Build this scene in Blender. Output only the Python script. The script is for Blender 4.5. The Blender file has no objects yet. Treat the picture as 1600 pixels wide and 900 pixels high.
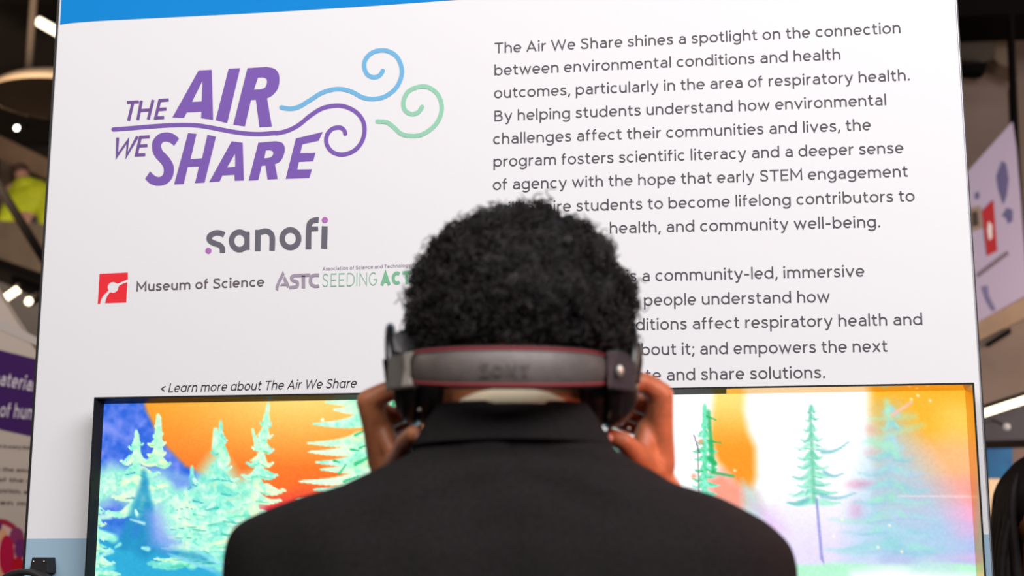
import bpy, bmesh, math, random
import numpy as np
from mathutils import Vector, Matrix
random.seed(7); rng = np.random.default_rng(7)
SC = bpy.context.scene; COL = SC.collection
R = math.radians
# ------------------------------------------------------------------ camera
FPX = 2250.0; YAW = R(-7.1); PITCH = R(10.95); ROLL = R(-0.1)
CAM = np.array([0.0, -2.24, 1.45])
def cam_axes():
    cy, sy, cp, sp, cr, sr = math.cos(YAW), math.sin(YAW), math.cos(PITCH), math.sin(PITCH), math.cos(ROLL), math.sin(ROLL)
    f = np.array([sy*cp, cy*cp, sp]); r = np.array([cy, -sy, 0.0]); u = np.cross(r, f)
    return cr*r+sr*u, -sr*r+cr*u, f
AR, AU, AF = cam_axes()
cd = bpy.data.cameras.new('camera'); cam = bpy.data.objects.new('camera', cd); COL.objects.link(cam)
cd.sensor_width = 36; cd.lens = 36*FPX/1600; cd.clip_start = 0.05; cd.clip_end = 100
cam.matrix_world = Matrix(((AR[0], AU[0], -AF[0], CAM[0]), (AR[1], AU[1], -AF[1], CAM[1]), (AR[2], AU[2], -AF[2], CAM[2]), (0, 0, 0, 1)))
cd.dof.use_dof = True; cd.dof.focus_distance = 2.24; cd.dof.aperture_fstop = 4.4
SC.camera = cam
# ------------------------------------------------------------------ world, lights, exposure
w = bpy.data.worlds.new('world'); SC.world = w; w.use_nodes = True
w.node_tree.nodes['Background'].inputs[0].default_value = (1, .9, .8, 1)
w.node_tree.nodes['Background'].inputs[1].default_value = .05
vs = SC.view_settings; vs.view_transform = 'Standard'; vs.look = 'None'; vs.gamma = 1; vs.exposure = 0; vs.use_curve_mapping = False
def light(name, kind, loc, energy, color=(1, 1, 1), size=1.0, size_y=None, aim=None, spot=None, radius=None):
    l = bpy.data.lights.new(name, kind); l.energy = energy; l.color = color
    if kind == 'AREA':
        l.size = size
        if size_y: l.shape = 'RECTANGLE'; l.size_y = size_y
    else: l.shadow_soft_size = radius if radius else .1
    if spot: l.spot_size = R(spot); l.spot_blend = .6
    o = bpy.data.objects.new(name, l); COL.objects.link(o); o.location = loc
    if aim is not None: o.rotation_euler = (Vector(aim)-Vector(loc)).to_track_quat('-Z', 'Y').to_euler()
    return o
light('key_light', 'AREA', (2.1, -2.7, 3.9), 108, (1, .965, .985), 2.4, 1.8, (-.1, 0, 1.9))
light('fill_light', 'AREA', (-.7, -3.5, 4.2), 142, (1, .95, .935), 4.6, 2.4, (-.5, 0, 1.8))
light('rosy_stage_light', 'SPOT', (1.9, -1.7, 1.9), 190, (1, .30, .20), aim=(-.005, -.79, 1.545), spot=9, radius=.08)
light('hall_fill_left', 'POINT', (-3.4, 4.0, 3.4), 95, (1, .74, .5), radius=.4)  # this and the next point lights are added to brighten the hall
light('hall_fill_far', 'POINT', (-5.5, 8.0, 1.9), 70, (1, .8, .6), radius=.4)
light('hall_fill_right', 'POINT', (2.6, 3.0, 2.4), 110, (1, .74, .56), radius=.4)
light('hall_fill_poster', 'POINT', (-1.9, .6, 2.6), 14, (1, .84, .72), radius=.3)

def PW(px, py, y=0.0):                       # photo pixel -> world point on the plane y = const
    d = (px-800)/FPX*AR - (py-450)/FPX*AU + AF
    return CAM + d*((y-CAM[1])/d[1])
# ------------------------------------------------------------------ helpers
def node_mat(name, color=(.5, .5, .5), rough=.6, metal=0, spec=.5, noise=0, nscale=30, bump=0, bscale=200, emit=None, estr=1, sheen=0, coat=0, trans=0, c2=None):
    m = bpy.data.materials.new(name); m.use_nodes = True; nt = m.node_tree; b = nt.nodes['Principled BSDF']
    c = (*color, 1)
    b.inputs['Base Color'].default_value = c; b.inputs['Roughness'].default_value = rough; b.inputs['Metallic'].default_value = metal
    b.inputs['Specular IOR Level'].default_value = spec
    if sheen: b.inputs['Sheen Weight'].default_value = sheen
    if coat: b.inputs['Coat Weight'].default_value = coat
    tc = nt.nodes.new('ShaderNodeTexCoord')
    if noise or c2:
        n = nt.nodes.new('ShaderNodeTexNoise'); n.inputs['Scale'].default_value = nscale; n.inputs['Detail'].default_value = 5
        nt.links.new(tc.outputs['Object'], n.inputs['Vector'])
        r = nt.nodes.new('ShaderNodeValToRGB')
        r.color_ramp.elements[0].position = .3; r.color_ramp.elements[1].position = .7
        a = tuple(x*(1-noise) for x in color) if not c2 else c2
        r.color_ramp.elements[0].color = (*a, 1); r.color_ramp.elements[1].color = (*(min(1, x*(1+noise)) for x in color), 1)
        nt.links.new(n.outputs['Fac'], r.inputs['Fac']); nt.links.new(r.outputs['Color'], b.inputs['Base Color'])
    if bump:
        n = nt.nodes.new('ShaderNodeTexNoise'); n.inputs['Scale'].default_value = bscale; n.inputs['Detail'].default_value = 4
        nt.links.new(tc.outputs['Object'], n.inputs['Vector'])
        bn = nt.nodes.new('ShaderNodeBump'); bn.inputs['Strength'].default_value = bump; bn.inputs['Distance'].default_value = .002
        nt.links.new(n.outputs['Fac'], bn.inputs['Height']); nt.links.new(bn.outputs['Normal'], b.inputs['Normal'])
    if emit:
        b.inputs['Emission Color'].default_value = (*emit, 1); b.inputs['Emission Strength'].default_value = estr
    return m
def srgb(r, g, b):
    f = lambda c: c/12.92 if c <= .04045 else ((c+.055)/1.055)**2.4
    return tuple(f(x/255) for x in (r, g, b))
def ink(name, r, g, b, rough=.7): return node_mat(name, tuple(min(1, x*1.0) for x in srgb(r, g, b)), rough, spec=.2)
def mesh(name, V, F, mat=None, parent=None, smooth=False, loc=None):
    me = bpy.data.meshes.new(name); me.from_pydata([tuple(map(float, v)) for v in V], [], [tuple(map(int, f)) for f in F]); me.update()
    o = bpy.data.objects.new(name, me); COL.objects.link(o)
    if mat:
        for mm in (mat if isinstance(mat, (list, tuple)) else [mat]): me.materials.append(mm)
    if parent: o.parent = parent
    if smooth: me.shade_smooth()
    if loc is not None: o.location = loc
    return o
def recalc(o):
    bm = bmesh.new(); bm.from_mesh(o.data); bmesh.ops.recalc_face_normals(bm, faces=bm.faces); bm.to_mesh(o.data); bm.free(); return o
def empty(name, loc=(0, 0, 0), rz=0):
    o = bpy.data.objects.new(name, None); COL.objects.link(o); o.location = loc; o.rotation_euler = (0, 0, rz); return o
def tag(o, label=None, cat=None, group=None, kind=None):
    if label: o['label'] = label
    if cat: o['category'] = cat
    if group: o['group'] = group
    if kind: o['kind'] = kind
    return o
def box(x0, x1, y0, y1, z0, z1):
    V = [(x, y, z) for x in (x0, x1) for y in (y0, y1) for z in (z0, z1)]
    F = [(0, 1, 3, 2), (4, 6, 7, 5), (0, 4, 5, 1), (2, 3, 7, 6), (0, 2, 6, 4), (1, 5, 7, 3)]
    return V, F
def join(*parts):
    V, F = [], []
    for v, f in parts:
        k = len(V); V += list(v); F += [tuple(i+k for i in q) for q in f]
    return V, F
def bevel(o, wd=.004, seg=2):
    m = o.modifiers.new('bevel', 'BEVEL'); m.width = wd; m.segments = seg; m.limit_method = 'ANGLE'; return o
def prism(poly, y0, y1):                     # poly of world points (x,z) -> slab between y0 and y1
    n = len(poly); V = [(p[0], y0, p[1]) for p in poly]+[(p[0], y1, p[1]) for p in poly]
    F = [tuple(range(n)), tuple(range(2*n-1, n-1, -1))]+[(i, i+n, (i+1) % n+n, (i+1) % n) for i in range(n)]
    return V, F
def pxpoly(pts, y): return [(PW(a, b, y)[0], PW(a, b, y)[2]) for a, b in pts]
def frames(P):
    P = np.asarray(P, float); n = len(P)
    T = np.gradient(P, axis=0); T /= np.linalg.norm(T, axis=1)[:, None]+1e-12
    N = np.zeros_like(P); a = np.array([0, 0, 1.0]) if abs(T[0][2]) < .9 else np.array([1.0, 0, 0])
    N[0] = np.cross(T[0], a); N[0] /= np.linalg.norm(N[0])
    for i in range(1, n):
        v = N[i-1]-T[i]*np.dot(N[i-1], T[i]); N[i] = v/(np.linalg.norm(v)+1e-12)
    return P, T, N, np.cross(T, N)
def tube(P, rad, seg=10, cap=True):
    P, T, N, B = frames(P); n = len(P); rad = np.ones(n)*rad
    V = []; F = []
    for i in range(n):
        for k in range(seg):
            a = 2*math.pi*k/seg; V.append(P[i]+rad[i]*(math.cos(a)*N[i]+math.sin(a)*B[i]))
    for i in range(n-1):
        for k in range(seg): F.append((i*seg+k, i*seg+(k+1) % seg, (i+1)*seg+(k+1) % seg, (i+1)*seg+k))
    if cap: F += [tuple(range(seg-1, -1, -1)), tuple((n-1)*seg+k for k in range(seg))]
    return V, F
def catmull(P, k=8, closed=False):
    P = [np.array(p, float) for p in P]; n = len(P); out = []
    for i in range(n if closed else n-1):
        if closed: a, b, c, d = P[(i-1) % n], P[i], P[(i+1) % n], P[(i+2) % n]
        else: a, b, c, d = P[max(i-1, 0)], P[i], P[i+1], P[min(i+2, n-1)]
        for j in range(k):
            t = j/k; out.append(.5*((2*b)+(-a+c)*t+(2*a-5*b+4*c-d)*t*t+(-a+3*b-3*c+d)*t**3))
    if not closed: out.append(P[-1])
    return out
def ellipsoid(c, r, nu=24, nv=14, rot=None):
    V = [(0, 0, -1)]; F = []
    for i in range(1, nv):
        ph = -math.pi/2+math.pi*i/nv
        for k in range(nu):
            a = 2*math.pi*k/nu; V.append((math.cos(ph)*math.cos(a), math.cos(ph)*math.sin(a), math.sin(ph)))
    V.append((0, 0, 1)); m = len(V)-1
    for k in range(nu): F.append((0, 1+(k+1) % nu, 1+k)); F.append((m, m-nu+k, m-nu+(k+1) % nu))
    for i in range(nv-2):
        for k in range(nu): a = 1+i*nu; F.append((a+k, a+(k+1) % nu, a+nu+(k+1) % nu, a+nu+k))
    V = [np.array(v)*np.array(r) for v in V]
    if rot is not None: V = [rot @ v for v in V]
    return [v+np.array(c) for v in V], F
def capsule(a, b, ra, rb, seg=14):
    a = np.array(a, float); b = np.array(b, float); d = b-a; L = np.linalg.norm(d)+1e-9; d /= L
    P, rr = [], []
    for t in (-90, -70, -45, -20, 0): P.append(a+d*ra*math.sin(R(t))); rr.append(max(ra*math.cos(R(t)), 1e-4))
    for t in (0, 20, 45, 70, 90): P.append(b+d*rb*math.sin(R(t))); rr.append(max(rb*math.cos(R(t)), 1e-4))
    x = np.cross(d, [0, 0, 1.0] if abs(d[2]) < .9 else [1.0, 0, 0]); x /= np.linalg.norm(x); y = np.cross(d, x)
    V = [P[i]+rr[i]*(math.cos(2*math.pi*k/seg)*x+math.sin(2*math.pi*k/seg)*y) for i in range(10) for k in range(seg)]
    F = [(i*seg+k, i*seg+(k+1) % seg, (i+1)*seg+(k+1) % seg, (i+1)*seg+k) for i in range(9) for k in range(seg)]
    F += [tuple(range(seg-1, -1, -1)), tuple(9*seg+k for k in range(seg))]
    return V, F
def fused(name, parts, mat, parent, voxel=.003, smooth=6, it=.5):      # union of closed shapes as one continuous skin
    V, F = join(*parts); o = mesh(name+'_tmp', V, F); recalc(o)
    m = o.modifiers.new('r', 'REMESH'); m.mode = 'VOXEL'; m.voxel_size = voxel; m.use_smooth_shade = True
    s = o.modifiers.new('s', 'SMOOTH'); s.iterations = smooth; s.factor = it
    bpy.context.view_layer.update(); dg = bpy.context.evaluated_depsgraph_get()
    me = bpy.data.meshes.new_from_object(o.evaluated_get(dg)); me.name = name
    bpy.data.objects.remove(o); q = bpy.data.objects.new(name, me); COL.objects.link(q)
    me.materials.clear(); me.materials.append(mat); me.shade_smooth()
    if parent: q.parent = parent
    return q
# ------------------------------------------------------------------ flat lettering
def ribbon(P, hw, closed=False):
    P = [np.array(p, float) for p in P]
    Q = [P[0]]
    for p in P[1:]:
        if np.linalg.norm(p-Q[-1]) > 1e-6: Q.append(p)
    P = Q; n = len(P); V = []
    if closed and np.linalg.norm(P[0]-P[-1]) < 1e-6: P = P[:-1]; n -= 1
    for i in range(n):
        a = P[(i-1) % n] if (closed or i > 0) else None; c = P[(i+1) % n] if (closed or i < n-1) else None
        d1 = (P[i]-a) if a is not None else (c-P[i]); d2 = (c-P[i]) if c is not None else d1
        d1 = d1/np.linalg.norm(d1); d2 = d2/np.linalg.norm(d2)
        n1 = np.array([-d1[1], d1[0]]); n2 = np.array([-d2[1], d2[0]]); m = n1+n2; L = np.linalg.norm(m)
        m = n1 if L < 1e-3 else m/L; s = 1/max(.38, abs(np.dot(m, n1)))
        V += [P[i]+m*hw*s, P[i]-m*hw*s]
    F = [(2*i, 2*i+1, 2*i+3, 2*i+2) for i in range(n-1)]
    if closed: F.append((2*n-2, 2*n-1, 1, 0))
    return V, F
def disc(c, r, n=18): return [np.array([c[0]+r*math.cos(2*math.pi*k/n), c[1]+r*math.sin(2*math.pi*k/n)]) for k in range(n)], [tuple(range(n))]
def arc(cx, cy, rx, ry, a0, a1, n=None):
    n = n or max(3, int(abs(a1-a0)/15)); return [(cx+rx*math.cos(R(a0+(a1-a0)*i/n)), cy+ry*math.sin(R(a0+(a1-a0)*i/n))) for i in range(n+1)]
def glyph(c, h):
    """strokes (open polylines on the centre line), dots, advance width; x-height 1, cap height 1.36"""
    S = []; D = []; K = 1.36; A = 1.42; r = .5-h
    def bowl(cx, W=.49): S.append(arc(cx, .5, W-h, r+.01, 0, 360))
    if c == 'o': bowl(.49); W = .98
    elif c in 'nh': W = .85; S += [[(h, 0), (h, 1 if c == 'n' else A)], [(h, .5)]+arc(W/2, .58, W/2-h, .43-h, 180, 0)+[(W-h, 0)]]
    elif c == 'u': W = .85; S += [[(W-h, 0), (W-h, 1)], [(h, 1)]+arc(W/2, .42, W/2-h, .43-h, 180, 360)+[(W-h, .5)]]
    elif c == 'm':
        W = 1.42; q = (W/2-h)/2
        S += [[(h, 0), (h, 1)], [(h, .5)]+arc(h+q, .6, q, .41-h, 180, 0)+[(W/2, 0)], [(W/2, .5)]+arc(W/2+q, .6, q, .41-h, 180, 0)+[(W-h, 0)]]
    elif c == 'r': W = .52; S += [[(h, 0), (h, 1)], [(h, .45)]+arc(.46, .55, .46-h, .46-h, 180, 82)]
    elif c == 'b': W = .98; bowl(.49); S.append([(h, 0), (h, A)])
    elif c == 'p': W = .98; bowl(.49); S.append([(h, -.42), (h, 1)])
    elif c == 'd': W = .98; bowl(.49); S.append([(W-h, 0), (W-h, A)])
    elif c == 'q': W = .98; bowl(.49); S.append([(W-h, -.42), (W-h, 1)])
    elif c == 'g': W = .96; bowl(.48, .48); S.append([(W-h, 1), (W-h, .0)]+arc(.48, -.06, .48-h, .36-h, 0, -150))
    elif c == 'a':
        W = .82; S += [[(W-h, 0), (W-h, .62)]+arc(.42, .62, W-h-.42, .38-h, 0, 148), [(W-h, .57), (.4, .57)]+arc(.38, (.57+h)/2, .38-h, (.57-h)/2, 90, 270)+[(.5, h+.01), (.63, .14), (W-h, .27)]]
    elif c == 'α': W = .96; bowl(.48, .48); S.append([(W-h, 0), (W-h, 1)])
    elif c == 'e': W = .94; S += [[(h, .49), (W-h, .49)], [(W-h, .49)]+arc(.47, .5, .47-h, r+.01, 0, 312)]
    elif c == 'c': W = .86; S.append(arc(.48, .5, .48-h, r+.01, 50, 310))
    elif c in 'sS':
        P = [(.66, .80), (.55, .91), (.38, 1-h), (.20, .90), (.125, .75), (.21, .60), (.39, .53), (.57, .44), (.66, .27), (.56, .11), (.37, h), (.19, .10), (.06, .23)]
        W = .76
        if c == 'S': P = [(x*1.32, (y-h)/(1-2*h)*(K-2*h)+h) for x, y in P]; W = 1.0
        S.append(catmull(P, 3))
    elif c == 't': W = .60; S += [[(.23, 1.28), (.23, .32)]+arc(.23+.2, .32, .2, .32-h, 180, 270)+[(.58, h+.02)], [(0, 1-h), (.56, 1-h)]]
    elif c == 'f': W = .58; S += [[(.2, 0), (.2, 1.12)]+arc(.42, 1.12, .22, .30-h, 180, 80), [(0, 1-h), (.54, 1-h)]]
    elif c == 'i': W = 2*h; S.append([(h, 0), (h, 1)]); D.append((h, 1.31, h*1.35))
    elif c == 'l': W = 2*h; S.append([(h, 0), (h, A)])
    elif c == 'v': W = .94; S.append([(h*.8, 1), (W/2, h*.8), (W-h*.8, 1)])
    elif c == 'w': W = 1.38; S.append([(h*.8, 1), (.38, h), (W/2, .97-h), (W-.38, h), (W-h*.8, 1)])
    elif c == 'x': W = .9; S += [[(h, 0), (W-h, 1)], [(h, 1), (W-h, 0)]]
    elif c == 'k': W = .86; S += [[(h, 0), (h, A)], [(W-h, 1), (h, .42)], [(.35, .62), (W-h, 0)]]
    elif c == 'y': W = .94; S += [[(h*.8, 1), (W/2+.01, .08)], [(W-h*.8, 1), (.42, -.22), (.32, -.37+h*.4), (.14, -.41+h)]]
    elif c == 'T': W = 1.02; S += [[(0, K-h), (W, K-h)], [(W/2, 0), (W/2, K)]]
    elif c == 'A': W = 1.22; S += [[(h*.9, 0), (W/2, K-h), (W-h*.9, 0)], [(.25, .42), (W-.25, .42)]]
    elif c == 'W': W = 1.80; S.append([(h*.9, K), (.48, h), (W/2, K-h*1.5), (W-.48, h), (W-h*.9, K)])
    elif c == 'M': W = 1.30; S += [[(h, 0), (h, K-h*.5), (W/2, .42), (W-h, K-h*.5), (W-h, 0)]]
    elif c == 'E': W = .86; S += [[(W, K-h), (h, K-h), (h, h), (W, h)], [(h, K/2), (W-.06, K/2)]]
    elif c == 'L': W = .80; S.append([(h, K), (h, h), (W, h)])
    elif c == 'I': W = 2*h; S.append([(h, 0), (h, K)])
    elif c == 'Y': W = 1.1; S += [[(h*.9, K), (W/2, .6), (W-h*.9, K)], [(W/2, 0), (W/2, .62)]]
    elif c == 'H': W = 1.1; S += [[(h, 0), (h, K)], [(W-h, 0), (W-h, K)], [(h, K/2), (W-h, K/2)]]
    elif c == 'N': W = 1.1; S.append([(h, 0), (h, K-h), (W-h, h), (W-h, K)])
    elif c == 'O': W = 1.3; S.append(arc(W/2, K/2, W/2-h, K/2-h, 0, 360))
    elif c == 'D': W = 1.15; S.append([(h, h), (.5, h)]+arc(.5, K/2, W-h-.5, K/2-h, -90, 90)+[(.5, K-h), (h, K-h), (h, h-.001)])
    elif c == 'C': W = 1.15; S.append(arc(.62, K/2, .62-h, K/2-h, 48, 312))
    elif c == 'G': W = 1.2; S.append(arc(.62, K/2, .62-h, K/2-h, 48, 350)+[(W-h, K/2-.06), (.7, K/2-.06)])
    elif c == 'B':
        W = .98; S += [[(.5, K/2+.03), (h, K/2+.03), (h, K-h), (.5, K-h)]+arc(.5, K*.75+.0, .36-h*.5, K/4-h, 90, -90), [(h, K/2), (h, h), (.54, h)]+arc(.54, K*.26+h*.4, W-h-.54, K*.26-h*.6, -90, 90)+[(h, K/2+.03)]]
    elif c == ',': W = .2; S.append([(.15, .18), (.12, .02), (.0, -.24)])
    elif c == '.': W = .2; D.append((.1, .1, h*1.35))
    elif c == ';': W = .2; S.append([(.15, .18), (.12, .02), (.0, -.24)]); D.append((.12, .86, h*1.35))
    elif c == '-': W = .52; S.append([(0, .52), (W, .52)])
    elif c == '<': W = .7; S.append([(W, .95), (h, .58), (W, .22)])
    else: raise ValueError(c)
    return S, D, W
ROUND = set('oecdgqα'); 
def layout(txt, h, track=0, sp=.46):
    x = 0; out = []; marks = []
    for i, c in enumerate(txt):
        marks.append(x)
        if c == ' ': x += sp; continue
        S, D, W = glyph(c, h)
        sb = .075 if c in 'oecgdqαsStfvwyAWTxOCG' else .12
        sbr = .075 if c in 'oecbpsScfrtvwyAWTLxOCGD' else .12
        x += sb; V, F = [], []
        for s in S:
            cl = np.linalg.norm(np.array(s[0])-np.array(s[-1])) < 1e-6
            v, f = ribbon(s, h, cl); v = [(q[0], q[1], len(F)*1e-9+3e-5*S.index(s)) for q in v]; k = len(V); V += v; F += [tuple(j+k for j in q) for q in f]
        for d in D:
            v, f = disc(d[:2], d[2]); v = [(q[0], q[1], 12e-5) for q in v]; k = len(V); V += v; F += [tuple(j+k for j in q) for q in f]
        out.append((x, V, F)); x += W+sbr+track
    marks.append(x)
    return out, marks, x
YP = -.0006                                 # print sits just proud of the fabric
def words(txt, p0, p1, size, h=.082, first=0, slant=0, track=0, sp=.46):
    """set txt so that character `first` starts at photo point p0 and the line ends at p1 (baseline); size = x-height in metres"""
    G, marks, end = layout(txt, h, track, sp)
    a = PW(*p0); b = PW(*p1); a = np.array([a[0], a[2]]); b = np.array([b[0], b[2]])
    d = b-a; L = np.linalg.norm(d); d /= L; nrm = np.array([-d[1], d[0]])
    m0 = marks[first]+.1; sx = L/(end-.1-m0)
    V, F = [], []
    for x, v, f in G:
        k = len(V)
        for q in v:
            X = (x+q[0]-m0)*sx+slant*q[1]*size; Z = q[1]*size; p = a+d*X+nrm*Z; V.append((p[0], YP-q[2], p[1]))
        F += [tuple(j+k for j in g) for g in f]
    return V, F, sx
def filled(contours, conv):                 # filled outlines with holes through a 2-D curve
    cu = bpy.data.curves.new('c', 'CURVE'); cu.dimensions = '2D'; cu.fill_mode = 'BOTH'
    for c in contours:
        s = cu.splines.new('POLY'); s.points.add(len(c)-1)
        for i, p in enumerate(c): q = conv(*p); s.points[i].co = (q[0], q[2], 0, 1)
        s.use_cyclic_u = True
    o = bpy.data.objects.new('c', cu); COL.objects.link(o); bpy.context.view_layer.update()
    me = bpy.data.meshes.new_from_object(o.evaluated_get(bpy.context.evaluated_depsgraph_get()))
    V = [(v.co.x, YP, v.co.y) for v in me.vertices]; F = [tuple(p.vertices) for p in me.polygons]
    bpy.data.objects.remove(o); bpy.data.meshes.remove(me); return V, F
def pxribbon(pts, hwpx, conv, k=8, closed=False, caps=False, dy=0):
    P = catmull(pts, k, closed) if k > 1 else [np.array(p, float) for p in pts]
    V, F = ribbon(P, hwpx, closed)
    nV = len(V)
    if caps:
        for e in (P[0], P[-1]):
            v, f = disc(e, hwpx); n = len(V); V += v; F += [tuple(j+n for j in q) for q in f]
    return [(lambda q: (q[0], YP-dy-(4e-5 if i >= nV else 0), q[2]))(conv(*v)) for i, v in enumerate(V)], F
def layered(*parts):                          # overlapping strokes get a hair's breadth between them
    return join(*[([(v[0], v[1]-4e-5*i, v[2]) for v in V], F) for i, (V, F) in enumerate(parts)])
# ================================================================== the setting
M_floor = node_mat('floor_carpet', (.06, .055, .06), .9, noise=.3, nscale=12, bump=.5, bscale=300)
M_ceil = node_mat('ceiling_dark', (.045, .034, .027), .9, noise=.25, nscale=1.5)
M_wall = node_mat('wall_brown', (.13, .10, .088), .85, noise=.15, nscale=1.2)
M_wallL = node_mat('wall_umber', (.075, .055, .042), .85, noise=.3, nscale=1.2)
def struct(name, VF, m): return tag(mesh(name, VF[0], VF[1], m), kind='structure')
struct('floor', box(-12, 9, -7, 14, -.1, 0), M_floor)
struct('ceiling', box(-12, 9, -7, 14, 5.6, 5.7), M_ceil)
struct('wall_back', box(-12, 9, 11, 11.1, 0, 5.6), M_wallL)
struct('wall_left', box(-9.1, -9, -7, 11, 0, 5.6), M_wallL)
struct('wall_right', box(5.5, 5.6, -7, 11, 0, 5.6), M_wall)
struct('wall_front', box(-9, 5.5, -7, -6.9, 0, 5.6), M_wallL)
# ================================================================== display panel
M_print = node_mat('printed_fabric_white', (.92, .916, .932), .85, spec=.15, bump=.12, bscale=900)
M_black = node_mat('black_anodised_frame', (.012, .011, .011), .45)
M_alu = node_mat('brushed_aluminium', (.40, .38, .42), .4, metal=.7)
M_blue = ink('blue_print', 0, 142, 224)
M_pale = ink('pale_blue_print', 168, 200, 220)
xl = PW(66, 450)[0]; xr = PW(1521.5, 450)[0]; ztop = 2.75
panel = tag(empty('display_panel', (0, 0, 0)), 'tall white fabric display panel with purple logo and grey paragraphs behind the television', 'display panel')
tag(mesh('fabric_face', *box(xl, xr, 0, .004, .06, ztop), M_print, panel))
fb = mesh('frame', *join(box(xl-.0035, xl, -.002, .10, 0.0, ztop+.004), box(xr+.0012, xr+.0032, -.001, .10, 0.0, ztop+.004),
     box(xl, xr+.0012, .0, .10, ztop, ztop+.004), box(xl, xr+.0012, .0, .10, 0, .06), box(xl, xr+.0012, .08, .10, .06, ztop)), M_black, panel)
tag(mesh('edge_trim', *box(xr, xr+.0012, -.0015, .10, 0, ztop), M_alu, panel), 'silver trim along the right edge')
# blue band along the top with its shallow curved lower edge
top = [(94, 38.5), (110, 36.2), (135, 34), (160, 32.3), (220, 29.3), (320, 24.3), (420, 19), (560, 10.5), (640, 5), (750, -3), (900, -16), (1200, -48), (1500, -88)]
pts = [PW(*p) for p in catmull(top, 4)]
pl = [(max(min(p[0], xr), xl), p[2]) for p in pts]+[(xr, ztop), (xl, ztop)]
mesh('blue_header', [(a, YP, b) for a, b in pl], [tuple(range(len(pl)))], M_blue, panel)
zb = PW(42, 841.5)[2]
mesh('pale_blue_footer', [(xl, YP, .06), (xr, YP, .06), (xr, YP, zb), (xl, YP, zb)], [(0, 1, 2, 3)], M_pale, panel)
# paragraphs ------------------------------------------------------
M_txt = ink('grey_print', 94, 90, 98)
L = [("The Air We Share shines a spotlight on the connection", (773.3, 83.4), (1407.4, 51.5), 0),
     ("between environmental conditions and health", (772.4, 118), (1313.5, 93), 0),
     ("outcomes, particularly in the area of respiratory health.", (772.4, 153.7), (1421.8, 125.5), 0),
     ("By helping students understand how environmental", (772.4, 189.7), (1385, 164.3), 0),
     ("challenges affect their communities and lives, the", (771, 225.4), (1360.7, 203.2), 0),
     ("program fosters scientific literacy and a deeper sense", (771, 260.7), (1411.6, 239.2), 0),
     ("of agency with the hope that early STEM engagement", (770.5, 297), (1418.5, 276), 0),
     ("will inspire students to become lifelong contributors to", (901, 330), (1429, 314.5), 13),
     ("health, and community well-being.", (952.7, 364.9), (1375.5, 355), 0)]
L2 = [("The Air We Share is a community-led, immersive", (979, 440), (1350.5, 432), 17),
      ("experience that helps people understand how", (1006, 477.8), (1296.4, 472), 22),
      ("environmental conditions affect respiratory health and", (994, 516), (1441.6, 507.5), 17),
      ("what can be done about it; and empowers the next", (1002, 555), (1386.6, 549.5), 18),
      ("generation to create and share solutions.", (1042, 594.5), (1289.4, 590.5), 21)]
for nm, LL in (('paragraph_text', L), ('paragraph_text', L2)):
    for t, a, b, f in LL: mesh('text_line', *words(t, a, b, .0134, first=f)[:2], M_txt, panel)
M_dk = ink('dark_print', 62, 56, 60)
mesh('caption_text', *words("< Leαrn more αbout The Air We Shαre", (250, 613.5), (556, 605.5), .0109, h=.078, slant=.2)[:2], M_dk, panel)
# sponsors' row ----------------------------------------------------
M_mus = ink('warm_grey_print', 110, 102, 106)
mesh('museum_name_text', *words("Museum of Science", (213, 455.5), (412.5, 447.5), .0118, h=.105, track=-.02)[:2], M_mus, panel)
M_mau = ink('mauve_print', 172, 160, 178)
mesh('association_text', *words("Association of Science and Technology Centers", (504, 422.8), (672, 416), .0042, h=.1)[:2], M_mau, panel)
M_grn = ink('green_print', 133, 200, 160)
M_grn2 = ink('soft_green_print', 150, 198, 170)
mesh('seeding_text', *words("SEEDING", (503.5, 448.5), (590, 446), .0162, h=.055, track=.1)[:2], M_grn2, panel)
mesh('action_text', *words("ACTION", (595, 446), (686, 442), .0162, h=.175)[:2], M_grn, panel)
za = lambda x, y: PW(420+x/6.667, 400+y/6.667)
V1 = filled([[(148, 155), (165, 195), (120, 275), (100, 335), (98, 368), (72, 345), (75, 310), (100, 250)], [(168, 205), (215, 300), (200, 335), (178, 312), (118, 312), (132, 290), (165, 285), (150, 240)]], za)
VS = pxribbon([(305, 205), (262, 205), (238, 225), (252, 255), (292, 268), (300, 300), (280, 322), (212, 330)], 17, za, 4)
VT = join(pxribbon([(305, 203), (432, 198)], 17, za, 1), pxribbon([(362, 205), (362, 335)], 18, za, 1))
VC = pxribbon([(525, 200), (480, 200), (445, 215), (435, 255), (445, 295), (480, 315), (525, 312)], 17, za, 4)
mesh('association_logo', *layered(V1, VS, VT, VC), M_mau, panel)
# red square emblem -------------------------------------------------
M_red = ink('red_print', 250, 52, 64)
zr = lambda x, y: PW(145+x/13.85, 415+y/13.85)
a = catmull([(760, 290), (640, 345), (540, 385)], 6)
ringo = [(440+115*math.cos(R(t)), 470+118*math.sin(R(t))) for t in range(-48, -228, -15)]
b = catmull([(335, 545), (240, 640), (185, 730), (160, 828)], 5)
up = [(150, 180), (762, 150)]+a+ringo+b+[(110, 828)]
ring2 = [(440+115*math.cos(R(t)), 470+118*math.sin(R(t))) for t in range(118, -12, -13)]
lo = catmull([(750, 358), (650, 395), (565, 445)], 5)[::1]
lo = [(750, 358)]+lo+ring2[::-1]+catmull([(375, 580), (305, 680), (270, 812)], 5)+[(725, 795)]
mesh('emblem', *join(filled([up], zr), filled([lo], zr)), M_red, panel)
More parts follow.
